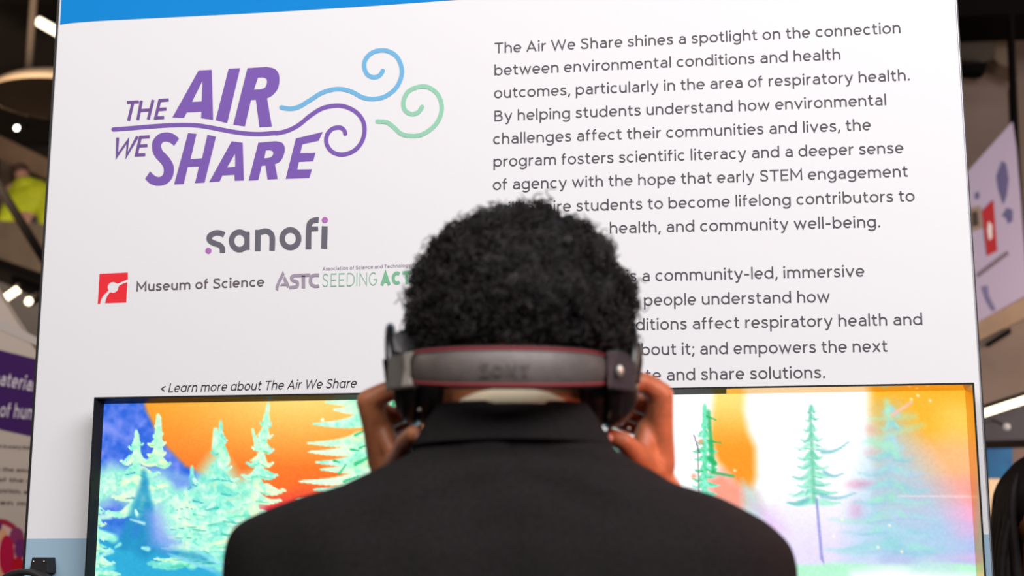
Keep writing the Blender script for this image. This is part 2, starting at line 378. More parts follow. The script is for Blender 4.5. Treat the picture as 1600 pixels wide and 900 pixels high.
# company logo ------------------------------------------------------
M_cool = ink('slate_print', 112, 110, 122)
zs = lambda x, y: PW(310+x/7.273, 330+y/7.273)
def el(cx, cy, rx, ry, a0=0, a1=360): return [(cx+rx*math.cos(R(t)), cy+ry*math.sin(R(t))) for t in np.linspace(a0, a1, 25)]
VV = [pxribbon([(295, 268), (245, 248), (185, 250), (130, 285), (132, 335), (185, 365), (240, 385), (272, 420), (274, 472)], 31, zs, 5),
      pxribbon(el(468, 337, 90, 100, 20, 340), 31, zs, 1), pxribbon([(553, 232), (553, 440)], 31, zs, 1),
      pxribbon([(680, 212), (675, 453)], 32, zs, 1), pxribbon([(672, 250), (760, 226), (815, 245), (841, 300), (838, 447)], 31, zs, 5),
      pxribbon(el(1047, 312, 94, 100)[:-1], 31, zs, 1, True),
      pxribbon([(1252, 432), (1258, 180), (1285, 120), (1340, 100), (1368, 100)], 31, zs, 5), pxribbon([(1270, 202), (1362, 198)], 26, zs, 1),
      pxribbon([(1437, 172), (1431, 425)], 33, zs, 1)]
mesh('company_logo', *layered(*VV), M_cool, panel)
M_mag = ink('violet_print', 188, 116, 196)
dd = []
for c in ((115, 450), (1438, 101)):
    v, f = disc(c, 35, 24); dd.append(([(lambda q: (q[0], YP, q[2]))(zs(*p)) for p in v], f))
for (v, f), t in zip(dd, ('violet dot below the s of the grey logo', 'violet dot on the i of the grey logo')): tag(mesh('logo_dot', v, f, M_mag, panel), t)
# programme logo -----------------------------------------------------
M_pur = ink('purple_print', 132, 98, 186)
M_pur2 = ink('plum_print', 124, 92, 162)
zz = lambda x, y: PW(160+x/4.285, 90+y/4.285)
z2 = lambda x, y: PW(420+x/4.5, 60+y/4.5)
def cv(P, k=4): return [tuple(p) for p in catmull(P, k)]
AIR = [[[(645, 86), (733, 82), (742, 416), (662, 405), (664, 362), (566, 367), (548, 402), (470, 401)], [(671, 155), (600, 297), (666, 294)]],
       [[(846, 75), (923, 71), (836, 438), (759, 419)]],
       [[(972, 71), (1100, 63)]+cv([(1100, 63), (1158, 78), (1185, 125), (1178, 200), (1142, 250), (1103, 272)])+[(1135, 461), (1052, 466), (1028, 282), (996, 284), (955, 460), (877, 449)],
        [(1043, 134), (1075, 132)]+cv([(1075, 132), (1098, 142), (1102, 168), (1090, 200), (1060, 213)])+[(1015, 215)]]]
SHARE = [[cv([(514, 542), (478, 512), (430, 501), (375, 515), (338, 560), (334, 612), (352, 662), (398, 714), (412, 752), (405, 785), (380, 800), (350, 790), (320, 762)])+cv([(287, 812), (325, 846), (378, 858), (430, 845), (468, 805), (480, 750), (470, 705), (440, 660), (405, 625), (394, 592), (404, 568), (430, 562), (455, 570), (482, 590)])],
         [[(575, 505), (631, 511), (591, 680), (668, 674), (704, 517), (761, 530), (685, 836), (621, 840), (648, 728), (573, 732), (545, 846), (481, 849)]],
         [[(866, 561), (940, 570), (948, 822), (886, 824), (885, 784), (805, 788), (786, 829), (716, 833)], [(889, 642), (835, 736), (890, 731)]],
         [[(1045, 570), (1160, 560)]+cv([(1160, 560), (1205, 572), (1222, 610), (1212, 660), (1190, 695), (1156, 713)])+[(1174, 812), (1107, 816), (1092, 722), (1068, 723), (1044, 819), (980, 823)],
          [(1096, 620), (1120, 619)]+cv([(1120, 619), (1142, 628), (1142, 652), (1125, 668), (1100, 673)])+[(1084, 674)]],
         [[(1296, 542), (1476, 498), (1449, 556), (1340, 580), (1325, 640), (1427, 638), (1412, 693), (1317, 698), (1305, 750), (1404, 748), (1386, 805), (1228, 811)]]]
mesh('logo_lettering', *join(*[filled(c, zz) for c in AIR+SHARE]), M_pur, panel)
h2 = 10
th = [pxribbon(p, h2, zz, 1) for p in ([(165, 301), (245, 296)], [(206, 298), (176, 423)], [(262, 288), (238, 418)], [(340, 284), (308, 414)], [(252, 355), (325, 350)],
      [(445, 283), (385, 288), (357, 404), (414, 401)], [(371, 348), (430, 344)], [(103, 536), (98, 660), (172, 555), (163, 657), (236, 528)], [(318, 530), (255, 534), (228, 652), (288, 650)], [(244, 592), (303, 589)])]
mesh('the_lettering', *layered(*th[:7]), M_pur2, panel); mesh('we_lettering', *layered(*th[7:]), M_pur2, panel)
fz = lambda x, y: ((160+x/4.285), (90+y/4.285)); f2 = lambda x, y: ((420+x/4.5), (60+y/4.5))
wave = [fz(*p) for p in ((75, 481), (200, 472), (330, 461), (480, 452), (620, 453), (720, 467), (850, 492), (960, 508), (1060, 512), (1150, 505))]
wave += [f2(*p) for p in ((60, 666), (130, 650), (210, 610), (290, 545), (370, 495), (450, 475), (530, 478), (610, 515), (660, 575), (674, 645), (655, 725), (600, 790), (520, 817), (450, 800), (408, 745), (410, 680), (450, 635), (505, 628), (532, 650), (538, 670))]
mesh('purple_swirl', *pxribbon(wave, 3.3, PW, 5, caps=True), M_pur, panel)
bw = [f2(*p) for p in ((90, 486), (150, 494), (210, 482), (290, 435), (370, 385), (450, 360), (520, 358), (590, 378), (660, 415), (730, 426), (810, 412), (885, 360), (928, 285), (935, 210), (905, 135), (850, 94), (790, 84), (725, 102), (680, 150), (672, 205), (695, 255), (740, 274), (780, 260), (802, 228))]
mesh('blue_swirl', *pxribbon(bw, 3.4, PW, 5, caps=True), ink('sky_print', 122, 192, 236), panel)
gw = [f2(*p) for p in ((765, 584), (830, 590), (880, 625), (930, 670), (1000, 686), (1080, 675), (1160, 620), (1205, 550), (1216, 470), (1185, 390), (1120, 343), (1050, 342), (980, 375), (948, 440), (955, 500), (1000, 532), (1050, 520), (1078, 482))]
mesh('green_swirl', *pxribbon(gw, 3.4, PW, 5, caps=True), ink('mint_print', 158, 218, 188), panel)
# ================================================================== television
YT = -.050
t0 = PW(147, 621, YT); t1 = PW(1522, 597.5, YT)
tx0, tx1, tz1 = t0[0], t1[0], (t0[2]+t1[2])/2
TW = tx1-tx0; TH = (TW-.024)*9/16+.030; tz0 = tz1-TH
tv = tag(empty('television', ((tx0+tx1)/2, -.03, tz0)), 'large flat television with bright forest picture in front of the white panel', 'television')
ox, oy, oz = (tx0+tx1)/2, -.03, tz0
def tvp(name, VF, m): return mesh(name, [(v[0]-ox, v[1]-oy, v[2]-oz) for v in VF[0]], VF[1], m, tv)
M_tvb = node_mat('television_black', (.008, .008, .009), .35)
M_tvg = node_mat('orange_reflection_bezel', (.86, .58, .30), .16, metal=1.0)  # orange tint put into the metal to colour the picture's reflection
bz = .0028; bi = .0095
sx0, sx1, sz1, sz0 = tx0+bz+bi-.001, tx1-bz-bi+.001, tz1-bz-bi+.003, tz0+.016
tvp('back_housing', join(box(tx0+.001, tx1-.001, -.0355, -.0302, tz0+.001, tz1-.001), box(tx0+.4, tx1-.4, -.0302, -.001, tz0+.2, tz1-.3)), M_tvb)
tvp('outer_bezel', join(box(tx0, tx0+bz, YT, -.03, tz0, tz1), box(tx1-bz, tx1, YT, -.03, tz0, tz1), box(tx0+bz, tx1-bz, YT, -.03, tz1-bz, tz1), box(tx0+bz, tx1-bz, YT, -.03, tz0, tz0+.016)), M_tvb)
ys = YT+.014
q = [(tx0+bz, YT+.001, tz1-bz), (sx0, ys, sz1), (sx0, ys, sz0), (tx0+bz, YT+.001, tz0+.016)]
tvp('left_inner_bezel', (q, [(0, 1, 2, 3)]), M_tvb)
q = [(tx1-bz, YT+.001, tz1-bz), (sx1, ys, sz1), (sx1, ys, sz0), (tx1-bz, YT+.001, tz0+.016)]
tag(tvp('right_inner_bezel', (q, [(0, 3, 2, 1)]), M_tvg), 'glossy inner bezel mirroring the picture')
xm = PW(1135, 604, YT)[0]  # right of here the top bezel takes the tinted reflection finish
q = [(tx0+bz, YT+.001, tz1-bz), (xm, YT+.001, tz1-bz), (xm, ys, sz1), (sx0, ys, sz1)]
tvp('top_inner_bezel', (q, [(0, 1, 2, 3)]), M_tvb)
q = [(xm, YT+.001, tz1-bz), (tx1-bz, YT+.001, tz1-bz), (sx1, ys, sz1), (xm, ys, sz1)]
tag(tvp('top_inner_bezel', (q, [(0, 1, 2, 3)]), M_tvg), 'glossy inner bezel mirroring the picture')
# ------------------------------------------------------------------ the picture on the screen, painted in millimetres of the screen plane
def mm(px, py):
    p = PW(px, py, ys); return ((p[0]-sx0)*1000, (sz1-p[2])*1000)
SW, SH = (sx1-sx0)*1000, (sz1-sz0)*1000
gu = np.linspace(0, SW, 760); gv = np.concatenate([np.linspace(0, 318, 170), np.linspace(328, SH, 44)])
GU, GV = np.meshgrid(gu, gv); IMG = np.zeros(GU.shape+(3,))
def hashn(n): return np.random.default_rng(n)
def vnoise(scale, seed, x=None, y=None):
    x = GU if x is None else x; y = GV if y is None else y
    g = hashn(seed).random((64, 64)); X = (x/scale) % 63; Y = (y/scale) % 63
    i = X.astype(int); j = Y.astype(int); fx = X-i; fy = Y-j; fx = fx*fx*(3-2*fx); fy = fy*fy*(3-2*fy)
    return (g[j, i]*(1-fx)+g[j, i+1]*fx)*(1-fy)+(g[j+1, i]*(1-fx)+g[j+1, i+1]*fx)*fy
def c8(c): return np.array(c, float)/255
def sm(a, b, x): t = np.clip((x-a)/(b-a), 0, 1); return t*t*(3-2*t)
def blend(mask, col):
    global IMG
    IMG = IMG*(1-mask[..., None])+np.asarray(col)*mask[..., None]
def dab(x, y, rx, ry, ang, col, a=1, soft=.35):
    ca, sa = math.cos(ang), math.sin(ang); R_ = max(rx, ry)*1.3
    i0, i1 = np.searchsorted(gu, x-R_), np.searchsorted(gu, x+R_); j0, j1 = np.searchsorted(gv, y-R_), np.searchsorted(gv, y+R_)
    if i1 <= i0 or j1 <= j0: return
    X = GU[j0:j1, i0:i1]-x; Y = GV[j0:j1, i0:i1]-y
    d = np.sqrt(((X*ca+Y*sa)/rx)**2+((-X*sa+Y*ca)/ry)**2)
    m = np.clip((1-d)/soft, 0, 1)*a; IMG[j0:j1, i0:i1] = IMG[j0:j1, i0:i1]*(1-m[..., None])+np.asarray(col)*m[..., None]
def stroke(p, q, w0, w1, col, a=1, n=9, bend=0, soft=.4):
    p = np.array(p, float); q = np.array(q, float); d = q-p; L = np.linalg.norm(d); ang = math.atan2(d[1], d[0])
    for i in range(n):
        t = i/(n-1); c = p+d*t+np.array([0, bend*math.sin(math.pi*t)]); w = w0+(w1-w0)*t
        dab(c[0], c[1], max(w, L/n*1.1), w, ang, col, a, soft)
def polym(pts, soft=3):                         # soft polygon mask from photo points
    P = np.array([mm(*p) for p in pts]); ins = np.zeros(GU.shape, bool); dist = np.full(GU.shape, 1e9); n = len(P)
    for i in range(n):
        a, b = P[i], P[(i+1) % n]
        c = ((a[1] > GV) != (b[1] > GV)) & (GU < (b[0]-a[0])*(GV-a[1])/((b[1]-a[1])+1e-9)+a[0]); ins ^= c
        d = b-a; t = np.clip(((GU-a[0])*d[0]+(GV-a[1])*d[1])/(d@d+1e-9), 0, 1)
        dist = np.minimum(dist, np.hypot(GU-a[0]-t*d[0], GV-a[1]-t*d[1]))
    s = np.where(ins, dist, -dist); return np.clip(s/soft*.5+.5, 0, 1)
wob = (vnoise(30, 1)-.5)*14; n1 = vnoise(16, 2); n2 = vnoise(7, 3)
# background sky: yellow near the top, orange, then red low down
t = np.clip(GV/190, 0, 1)
side = np.exp(-((GU-330)/190)**2)
sky = c8((250, 150, 30))*(1-t[..., None])+c8((240, 92, 40))*t[..., None]
sky = sky+(c8((255, 214, 118))-sky)*(side*np.clip(1-GV/105, 0, 1))[..., None]
sky = sky+(c8((232, 40, 74))-sky)*sm(126, 182, GV+wob)[..., None]
IMG[:] = sky
# right half: bleached sky with lilac ground haze
X0 = mm(1045, 700)[0]
cx = lambda x: mm(x, 700)[0]
base = c8((255, 255, 255))*np.ones_like(IMG); low = sm(90, 260, GV); base = base+(c8((226, 216, 250))-base)*low[..., None]
IMG = np.where((GU > cx(700))[..., None], base, IMG)
om = polym([(1117, 600), (1166, 600), (1162, 640), (1168, 672), (1180, 700), (1181, 745), (1174, 765), (1155, 760), (1120, 720), (1108, 680)], 7)
oc = c8((252, 222, 120))+(c8((246, 150, 30))-c8((252, 222, 120)))*sm(0, 95, GV)[..., None]; IMG = IMG*(1-om[..., None])+oc*om[..., None]
blend(polym([(1100, 745), (1130, 735), (1165, 760), (1180, 775), (1190, 800), (1150, 800), (1110, 780)], 12)*.85, c8((250, 140, 112)))
blend(polym([(1160, 752), (1180, 765), (1196, 800), (1190, 822), (1160, 805)], 8)*.7, c8((176, 226, 226)))
blend(polym([(1178, 790), (1210, 800), (1230, 830), (1200, 840)], 12)*.7, c8((226, 190, 236)))
# golden right edge turning to peach, pink and lilac
gm = sm(cx(1352), cx(1378), GU+wob*.6)
gc = c8((247, 180, 42))*np.ones_like(IMG)
gc = gc+(c8((252, 214, 110))-gc)*(sm(cx(1440), cx(1500), GU)*sm(0, 40, GV)*.6)[..., None]
gc = gc+(c8((250, 184, 124))-gc)*sm(45, 105, GV+wob)[..., None]
gc = gc+(c8((248, 164, 150))-gc)*sm(105, 150, GV+wob)[..., None]
gc = gc+(c8((244, 170, 208))-gc)*sm(150, 190, GV+wob)[..., None]
gc = gc+(c8((176, 186, 232))-gc)*sm(180, 215, GV+wob*1.6)[..., None]
gc = gc+(c8((222, 176, 232))-gc)*sm(225, 285, GV+wob*2)[..., None]
IMG = IMG*(1-gm[..., None])+gc*gm[..., None]
for (x, y, rx, ry, c, a) in ((1350, 757, 34, 11, (247, 134, 170), .9), (1340, 798, 18, 22, (246, 150, 196), .8), (1362, 672, 14, 16, (250, 160, 110), .7), (1362, 708, 16, 12, (248, 160, 150), .6),
     (1500, 800, 46, 16, (246, 170, 208), .7), (1505, 830, 44, 18, (238, 172, 222), .7), (1460, 850, 70, 12, (200, 196, 240), .6), (1500, 870, 60, 10, (232, 176, 226), .6)):
    X, Y = mm(x, y); dab(X, Y, rx, ry, 0, c8(c), a, .9)
# far left blue hill and teal slope
hill = polym([(120, 590), (218, 590), (228, 640), (243, 672), (262, 700), (290, 728), (318, 742), (345, 800), (350, 950), (120, 950)], 4)
hc = c8((40, 96, 214))+(c8((120, 140, 236))-c8((40, 96, 214)))*np.clip((n1*.6+n2*.5-.25)*1.3, 0, 1)[..., None]
hc = hc+(c8((34, 150, 204))-hc)*sm(165, 235, GV+wob)[..., None]; IMG = IMG*(1-hill[..., None])+hc*hill[..., None]
blend(polym([(145, 655), (170, 660), (205, 685), (200, 692), (165, 678), (145, 676)], 6)*.6, c8((150, 160, 242)))
slope = polym([(120, 850), (200, 845), (250, 850), (330, 880), (360, 900), (360, 960), (120, 960)], 6)
blend(slope*.9, c8((40, 168, 210)))


RD = random.Random(5)
def fir(x, y0, y1, half, cols, dark, levels=11, seed=1, al=1, lean=0, trunk=True, side=0, soft=.35, thk=.42):
    rd = random.Random(seed)
    (ax, ay), (bx, by) = mm(x, y0), mm(x+lean, y1); H = by-ay
    if trunk: stroke((ax, ay), (bx, by), 4, max(half*.20, 5), c8(cols[0]), al, 16)
    for k in range(levels):
        t = (k+.5)/levels; yy = ay+H*t; xx = ax+(bx-ax)*t; wd = half*(.12+.88*t)*(.8+.35*rd.random())
        for sgn in (-1, 1):
            if side and sgn == side: continue
            ln = wd*(.75+.4*rd.random()); dr = H/levels*(.45+.5*rd.random()); th = H/levels*thk*(.38+.62*t)
            c = c8(cols[rd.randrange(len(cols))])
            stroke((xx, yy), (xx+sgn*ln, yy+dr*.6), th, th*.3, c, al, 8, bend=dr*.5, soft=soft)
            for j in range(3):
                f = .2+.7*rd.random(); cc = c8(rd.choice(cols)); stroke((xx+sgn*ln*f*.5, yy+dr*.3*f), (xx+sgn*ln*f, yy+dr*(.4+.6*rd.random())), th*.5, th*.2, cc, al*.9, 5, soft=soft)
            if rd.random() < .75:
                f = .1+.5*rd.random(); stroke((xx+sgn*ln*f*.3, yy+dr*.75), (xx+sgn*ln*(f+.25), yy+dr*.95), th*.28, th*.14, c8(rd.choice(dark)), al*.75, 5, soft=.6)
MINT = [(196, 255, 224), (176, 250, 214), (214, 255, 222), (160, 244, 212), (226, 255, 206)]
AQUA = [(150, 240, 214), (120, 224, 206), (184, 252, 224), (206, 255, 228)]
DKG = [(40, 176, 156), (24, 132, 176), (60, 200, 150)]
def fillp(pts, col, a=1, soft=5): blend(polym(pts, soft)*a, c8(col))
# broad mint masses of the left grove, then the branches over them
fillp([(140, 740), (175, 725), (215, 735), (262, 740), (300, 752), (340, 700), (372, 745), (400, 740), (410, 790), (380, 815), (360, 850), (352, 900), (330, 880), (262, 850), (215, 800), (180, 780), (140, 800)], (176, 246, 218), .92, 12)
fir(345, 668, 880, 66, AQUA, [(40, 180, 170), (60, 190, 160)], 10, 11, thk=.62)
fir(418, 640, 850, 60, MINT, [(70, 210, 150), (90, 220, 180)], 10, 12, lean=-30, thk=.62)
fir(300, 735, 880, 60, AQUA, DKG, 6, 15, .9, thk=.6)
fir(213, 678, 800, 66, MINT, DKG, 6, 13, thk=.6)
fir(247, 650, 725, 27, [(220, 255, 190), (196, 255, 206), (236, 255, 200)], [(90, 220, 150)], 5, 14, thk=.7)
fir(150, 760, 900, 40, MINT, DKG, 7, 21, .9, side=-1)
fir(290, 760, 875, 46, MINT, DKG, 7, 22, .85)
# pointed crowns
for (x, y, x2, y2, w) in ((418, 642, 412, 690, 7), (337, 672, 338, 700, 9), (345, 690, 352, 720, 10), (214, 680, 214, 720, 9), (249, 654, 248, 700, 8), (395, 672, 402, 700, 5)):
    stroke(mm(x, y), mm(x2, y2), w*.55, w, c8((190, 252, 210)), 1, 10)
for (x, y, x2, y2, w) in ((225, 755, 195, 850, 16), (225, 740, 240, 850, 12), (180, 850, 320, 872, 12), (230, 790, 225, 860, 22)):
    stroke(mm(x, y), mm(x2, y2), w*.7, w, c8((28, 140, 190)), .72, 10, soft=.8)
fillp([(228, 800), (250, 790), (262, 830), (285, 850), (262, 862), (235, 850)], (146, 160, 240), .7, 10)
fillp([(262, 742), (298, 748), (300, 762), (275, 765)], (100, 136, 232), .75, 6)
for (x, y, x2, y2, w, c) in ((205, 812, 225, 818, 4, (190, 240, 240)), (212, 797, 214, 804, 4, (220, 255, 250)), (150, 872, 175, 862, 5, (190, 245, 240)), (240, 886, 262, 884, 6, (120, 226, 220)),
     (222, 856, 232, 858, 5, (170, 240, 240)), (180, 855, 188, 850, 4, (150, 236, 236)), (150, 890, 175, 888, 8, (110, 220, 220)), (300, 855, 350, 885, 7, (140, 226, 236)), (270, 868, 330, 890, 5, (120, 206, 236)), (155, 830, 178, 842, 10, (150, 246, 216)), (145, 810, 172, 806, 8, (206, 255, 226))):
    stroke(mm(x, y), mm(x2, y2), w*.6, w, c8(c), .8, 6, soft=.7)
# tree behind the left hand
for k, (y, xe, d) in enumerate(((628, 512, 8), (640, 524, 8), (662, 494, 14), (692, 486, 8), (706, 488, 8), (722, 498, 6), (733, 505, 6), (752, 474, 8), (765, 495, 6), (780, 470, 8), (800, 500, 8))):
    stroke(mm(575, y-8), mm(xe, y), 15, 2.5, c8([(214, 255, 214), (228, 255, 220), (196, 255, 224)][k % 3]), 1, 12, bend=4)
    stroke(mm(640, y-6), mm(560, y-6), 14, 14, c8([(214, 255, 196), (196, 252, 210), (180, 250, 214)][k % 3]), 1, 8)
for x, y, x2, y2, w in ((555, 680, 572, 672, 3), (548, 702, 560, 704, 3), (556, 725, 575, 715, 5), (530, 740, 540, 727, 3), (538, 752, 558, 745, 3.5), (562, 700, 578, 694, 3), (615, 630, 612, 645, 4), (600, 660, 620, 655, 5), (522, 720, 530, 722, 3)):
    stroke(mm(x, y), mm(x2, y2), w, w*.6, c8((24, 186, 118)), .8, 6, soft=.6)
# unseen middle: more of the same wood
for i, x in enumerate((640, 700, 760, 830, 900, 960)): fir(x, 640+18*(i % 3), 900, 60, MINT if i % 2 else AQUA, DKG, 10, 40+i, .9)
# white glade around the hidden edge of the man, then trees of the right half
fillp([(1000, 590), (1105, 590), (1100, 640), (1075, 700), (1085, 780), (1000, 780)], (255, 254, 255), 1, 14)
DG = [(40, 190, 110), (24, 160, 84), (80, 214, 150), (60, 200, 130)]
fir(1101, 638, 775, 27, [(110, 226, 180), (140, 236, 206), (90, 214, 160)], DG, 10, 51, .9)
for (x, y, x2, y2, w) in ((1107, 645, 1112, 700, 6), (1110, 690, 1115, 735, 8), (1112, 738, 1145, 744, 5), (1104, 650, 1118, 656, 3), (1112, 690, 1126, 692, 3), (1108, 715, 1118, 725, 7)):
    stroke(mm(x, y), mm(x2, y2), w*.8, w*.6, c8((30, 176, 100)), .8, 8, soft=.7)
stroke(mm(1090, 700), mm(1092, 772), 1.5, 1.8, c8((110, 120, 110)), .6, 10)
stroke(mm(1085, 682), mm(1092, 705), 1.3, 1.3, c8((110, 90, 130)), .7, 6)
for x, y in ((1095, 690), (1084, 744)): X, Y = mm(x, y); dab(X, Y, 6, 6, 0, c8((250, 140, 90)), .8, .9)
fir(1268, 628, 788, 42, [(130, 222, 190), (156, 232, 204), (110, 206, 182), (180, 240, 220)], [(80, 186, 150), (120, 170, 190)], 11, 61, .75, trunk=False, soft=.7, thk=.62)
stroke(mm(1266, 640), mm(1272, 780), 3, 5, c8((110, 196, 160)), .7, 14, soft=.8)
stroke(mm(1276, 782), mm(1284, 872), 3, 3.6, c8((140, 140, 206)), .75, 16, soft=.7); stroke(mm(1284, 870), mm(1288, 884), 2.5, 1, c8((150, 150, 210)), .7, 5)
for (x, y, x2, y2) in ((1285, 706, 1324, 692), (1288, 738, 1316, 740), (1285, 775, 1334, 771), (1262, 780, 1233, 785)):
    stroke(mm(x, y), mm(x2, y2), 5, 2, c8((120, 190, 200)), .75, 8, bend=5, soft=.7)
GH = [(150, 222, 214), (166, 214, 226), (140, 208, 214), (176, 208, 234), (160, 230, 200)]
fillp([(1378, 640), (1400, 640), (1430, 700), (1480, 770), (1500, 830), (1500, 880), (1330, 880), (1335, 800), (1350, 730)], (166, 206, 228), .8, 26)
fir(1392, 625, 860, 88, GH, [(140, 190, 214), (170, 190, 226)], 10, 71, .5, trunk=False, soft=.95, thk=.75)
for (x, y, x2, y2, w) in ((1385, 625, 1388, 650, 9), (1360, 655, 1430, 650, 8), (1352, 690, 1440, 664, 8), (1360, 690, 1400, 700, 14)):
    stroke(mm(x, y), mm(x2, y2), w*.7, w, c8((168, 232, 200)), .38, 9, soft=.95)
stroke(mm(1395, 648), mm(1422, 630), 3, 3, c8((250, 190, 170)), .8, 7)
stroke(mm(1410, 775), mm(1510, 776), 2, 2, c8((255, 226, 226)), .6, 10, soft=.9)
for (x, y) in ((1434, 618), (1453, 626), (1390, 821), (1424, 624), (1166, 648), (1148, 735), (1316, 812), (1409, 862), (1372, 855), (1302, 838)):
    X, Y = mm(x, y); dab(X, Y, 3.2, 3.2, 0, c8((255, 246, 220)), .9, .8)
gr = sm(mm(1300, 884)[1]-7, mm(1300, 884)[1]+3, GV+wob*.5)*(GU > cx(1100)); blend(gr, c8((180, 240, 206))); 
blend(polym([(1330, 894), (1390, 886), (1450, 892), (1520, 898), (1540, 960), (1320, 960)], 8), c8((246, 252, 255)))
lowm = sm(300, 345, GV+wob); lc = c8((60, 176, 208))+(c8((196, 246, 228))-c8((60, 176, 208)))*np.clip(GU/SW*1.3+(vnoise(60, 41)-.5)*.9, 0, 1)[..., None]
lc = lc+(c8((214, 206, 246))-lc)*(sm(480, 760, GV+wob*3)*.7)[..., None]; IMG = IMG*(1-lowm[..., None])+lc*lowm[..., None]
fillp([(1425, 880), (1450, 872), (1480, 878), (1500, 895), (1425, 893)], (190, 226, 226), .8, 7)
X, Y = mm(504, 656); dab(X, Y, 4, 4, 0, c8((255, 255, 230)), .9, .6)
mint = np.clip((IMG[..., 1]-.80)*8, 0, 1)*np.clip((.93-IMG[..., 0])*8, 0, 1)*(GU < cx(1050))
mot = np.clip((vnoise(8, 21)*.6+vnoise(3.6, 22)*.4-.42)*3.2, 0, 1)*mint
IMG = IMG*(1-.5*mot[..., None])+c8((96, 218, 196))*.5*mot[..., None]
mot = np.clip((vnoise(11, 31)*.6+vnoise(4.4, 32)*.4-.52)*3.4, 0, 1)*mint
IMG = IMG*(1-.7*mot[..., None])+c8((238, 255, 232))*.7*mot[..., None]
IMG += (vnoise(2.7, 9)-.5)[..., None]*.035
lin = np.clip(IMG, 0, 1); lin = np.where(lin <= .04045, lin/12.92, ((lin+.055)/1.055)**2.4)
V = np.stack([sx0+GU/1000-ox, np.full(GU.shape, ys-.0001-oy), sz1-GV/1000-oz], -1).reshape(-1, 3)
nr, nc = GU.shape; I = (np.arange(nr-1)[:, None]*nc+np.arange(nc-1)).ravel()
Fq = np.stack([I, I+nc, I+nc+1, I+1], 1)
me = bpy.data.meshes.new('screen'); me.vertices.add(len(V)); me.vertices.foreach_set('co', V.astype(np.float32).ravel())
me.loops.add(len(Fq)*4); me.loops.foreach_set('vertex_index', Fq.astype(np.int32).ravel()); me.polygons.add(len(Fq))
me.polygons.foreach_set('loop_start', np.arange(0, len(Fq)*4, 4, dtype=np.int32)); me.update(calc_edges=True)
ca = me.color_attributes.new('picture', 'FLOAT_COLOR', 'POINT'); ca.data.foreach_set('color', np.concatenate([lin.reshape(-1, 3), np.ones((len(V), 1))], 1).astype(np.float32).ravel())
M_scr = bpy.data.materials.new('lit_screen'); M_scr.use_nodes = True; nt = M_scr.node_tree; b = nt.nodes['Principled BSDF']
at = nt.nodes.new('ShaderNodeVertexColor'); at.layer_name = 'picture'; b.inputs['Base Color'].default_value = (.01, .01, .01, 1); b.inputs['Roughness'].default_value = .5
b.inputs['Specular IOR Level'].default_value = .1
nt.links.new(at.outputs['Color'], b.inputs['Emission Color']); b.inputs['Emission Strength'].default_value = 1.12
me.materials.append(M_scr); so = bpy.data.objects.new('screen', me); COL.objects.link(so); so.parent = tv
tag(so, 'lit screen showing snowy mint green fir trees against an orange sky')
# ------------------------------------------------------------------ spare headphones on a bracket at the lower left
M_mblk = node_mat('matte_black', (.010, .009, .010), .6, bump=.2, bscale=400)
hk = PW(65, 880, -.02)
hook = tag(empty('headphone_bracket', (hk[0], 0, hk[2])), 'small black bracket with two bright screws low on the white panel', 'bracket')
zt = PW(65, 871, -.02)[2]-hk[2]
bk = mesh('plate', *prism([(-.012, zt), (.014, zt), (.017, zt-.024), (-.016, zt-.024)], -.030, -.001), M_mblk, hook); bevel(bk, .0012)
for sx in (-.009, .0085):
    v, f = ellipsoid((sx, -.0305, zt-.0065), (.0017, .0012, .0017), 10, 6); mesh('screw', v, f, node_mat('screw_steel', (.8, .75, .7), .25, metal=1), hook, True)
hp2 = tag(empty('headphones', (hk[0]-.012, -.045, zt+hk[2]-.215)), 'black headphones hanging from the bracket low on the white panel', 'headphones')
arcp = [(.062*math.cos(t)*1.1, 0, .105+.088*math.sin(t)) for t in np.linspace(-.5, math.pi+.5, 30)]
def strap(P, wy, th):                          # flat band following P, width along y
    V = []; n = len(P); P = np.array(P); T = np.gradient(P, axis=0)
    for i in range(n):
        t_ = T[i]/np.linalg.norm(T[i]); nn = np.array([-t_[2], 0, t_[0]])
        for a, b in ((-1, -1), (-1, 1), (1, 1), (1, -1)): V.append(P[i]+nn*th/2*b+np.array([0, wy/2*a, 0]))
    F = [(4*i+k, 4*i+(k+1) % 4, 4*i+4+(k+1) % 4, 4*i+4+k) for i in range(n-1) for k in range(4)]+[(3, 2, 1, 0), (4*n-4, 4*n-3, 4*n-2, 4*n-1)]
    return V, F
bevel(recalc(mesh('headband', *strap(arcp, .034, .009), M_mblk, hp2)), .003)
for sx in (-1, 1):
    v, f = ellipsoid((sx*.058, 0, .045), (.019, .036, .045)); mesh('ear_cup', v, f, M_mblk, hp2, True)
# ================================================================== the listener, seen from behind
DH = 1.38
ph = empty('person', (CAM[0]+DH*math.sin(YAW), CAM[1]+DH*math.cos(YAW), 0), -YAW)
tag(ph, 'person in a dark suit with curly black hair, back turned, hands at headphones', 'person')
cP, sP = math.cos(PITCH), math.sin(PITCH)
def LP(px, py, Y=0.0):                        # local point at forward offset Y
    a = (px-800)/FPX; b = (450-py)/FPX; yc = cP-sP*b; zc = sP+cP*b; s = (DH+Y)/yc
    return np.array([a*s, Y, 1.45+zc*s])
def LZ(py, Y=0.0): return LP(800, py, Y)[2]
M_skin = node_mat('brown_skin', (.40, .142, .062), .45, spec=.45, noise=.22, nscale=45, bump=.25, bscale=260)
M_skin.node_tree.nodes['Principled BSDF'].inputs['Subsurface Weight'].default_value = .08
M_suit = node_mat('charcoal_wool', (.0185, .0165, .0170), .95, spec=.08, noise=.3, nscale=420, bump=.6, bscale=900)
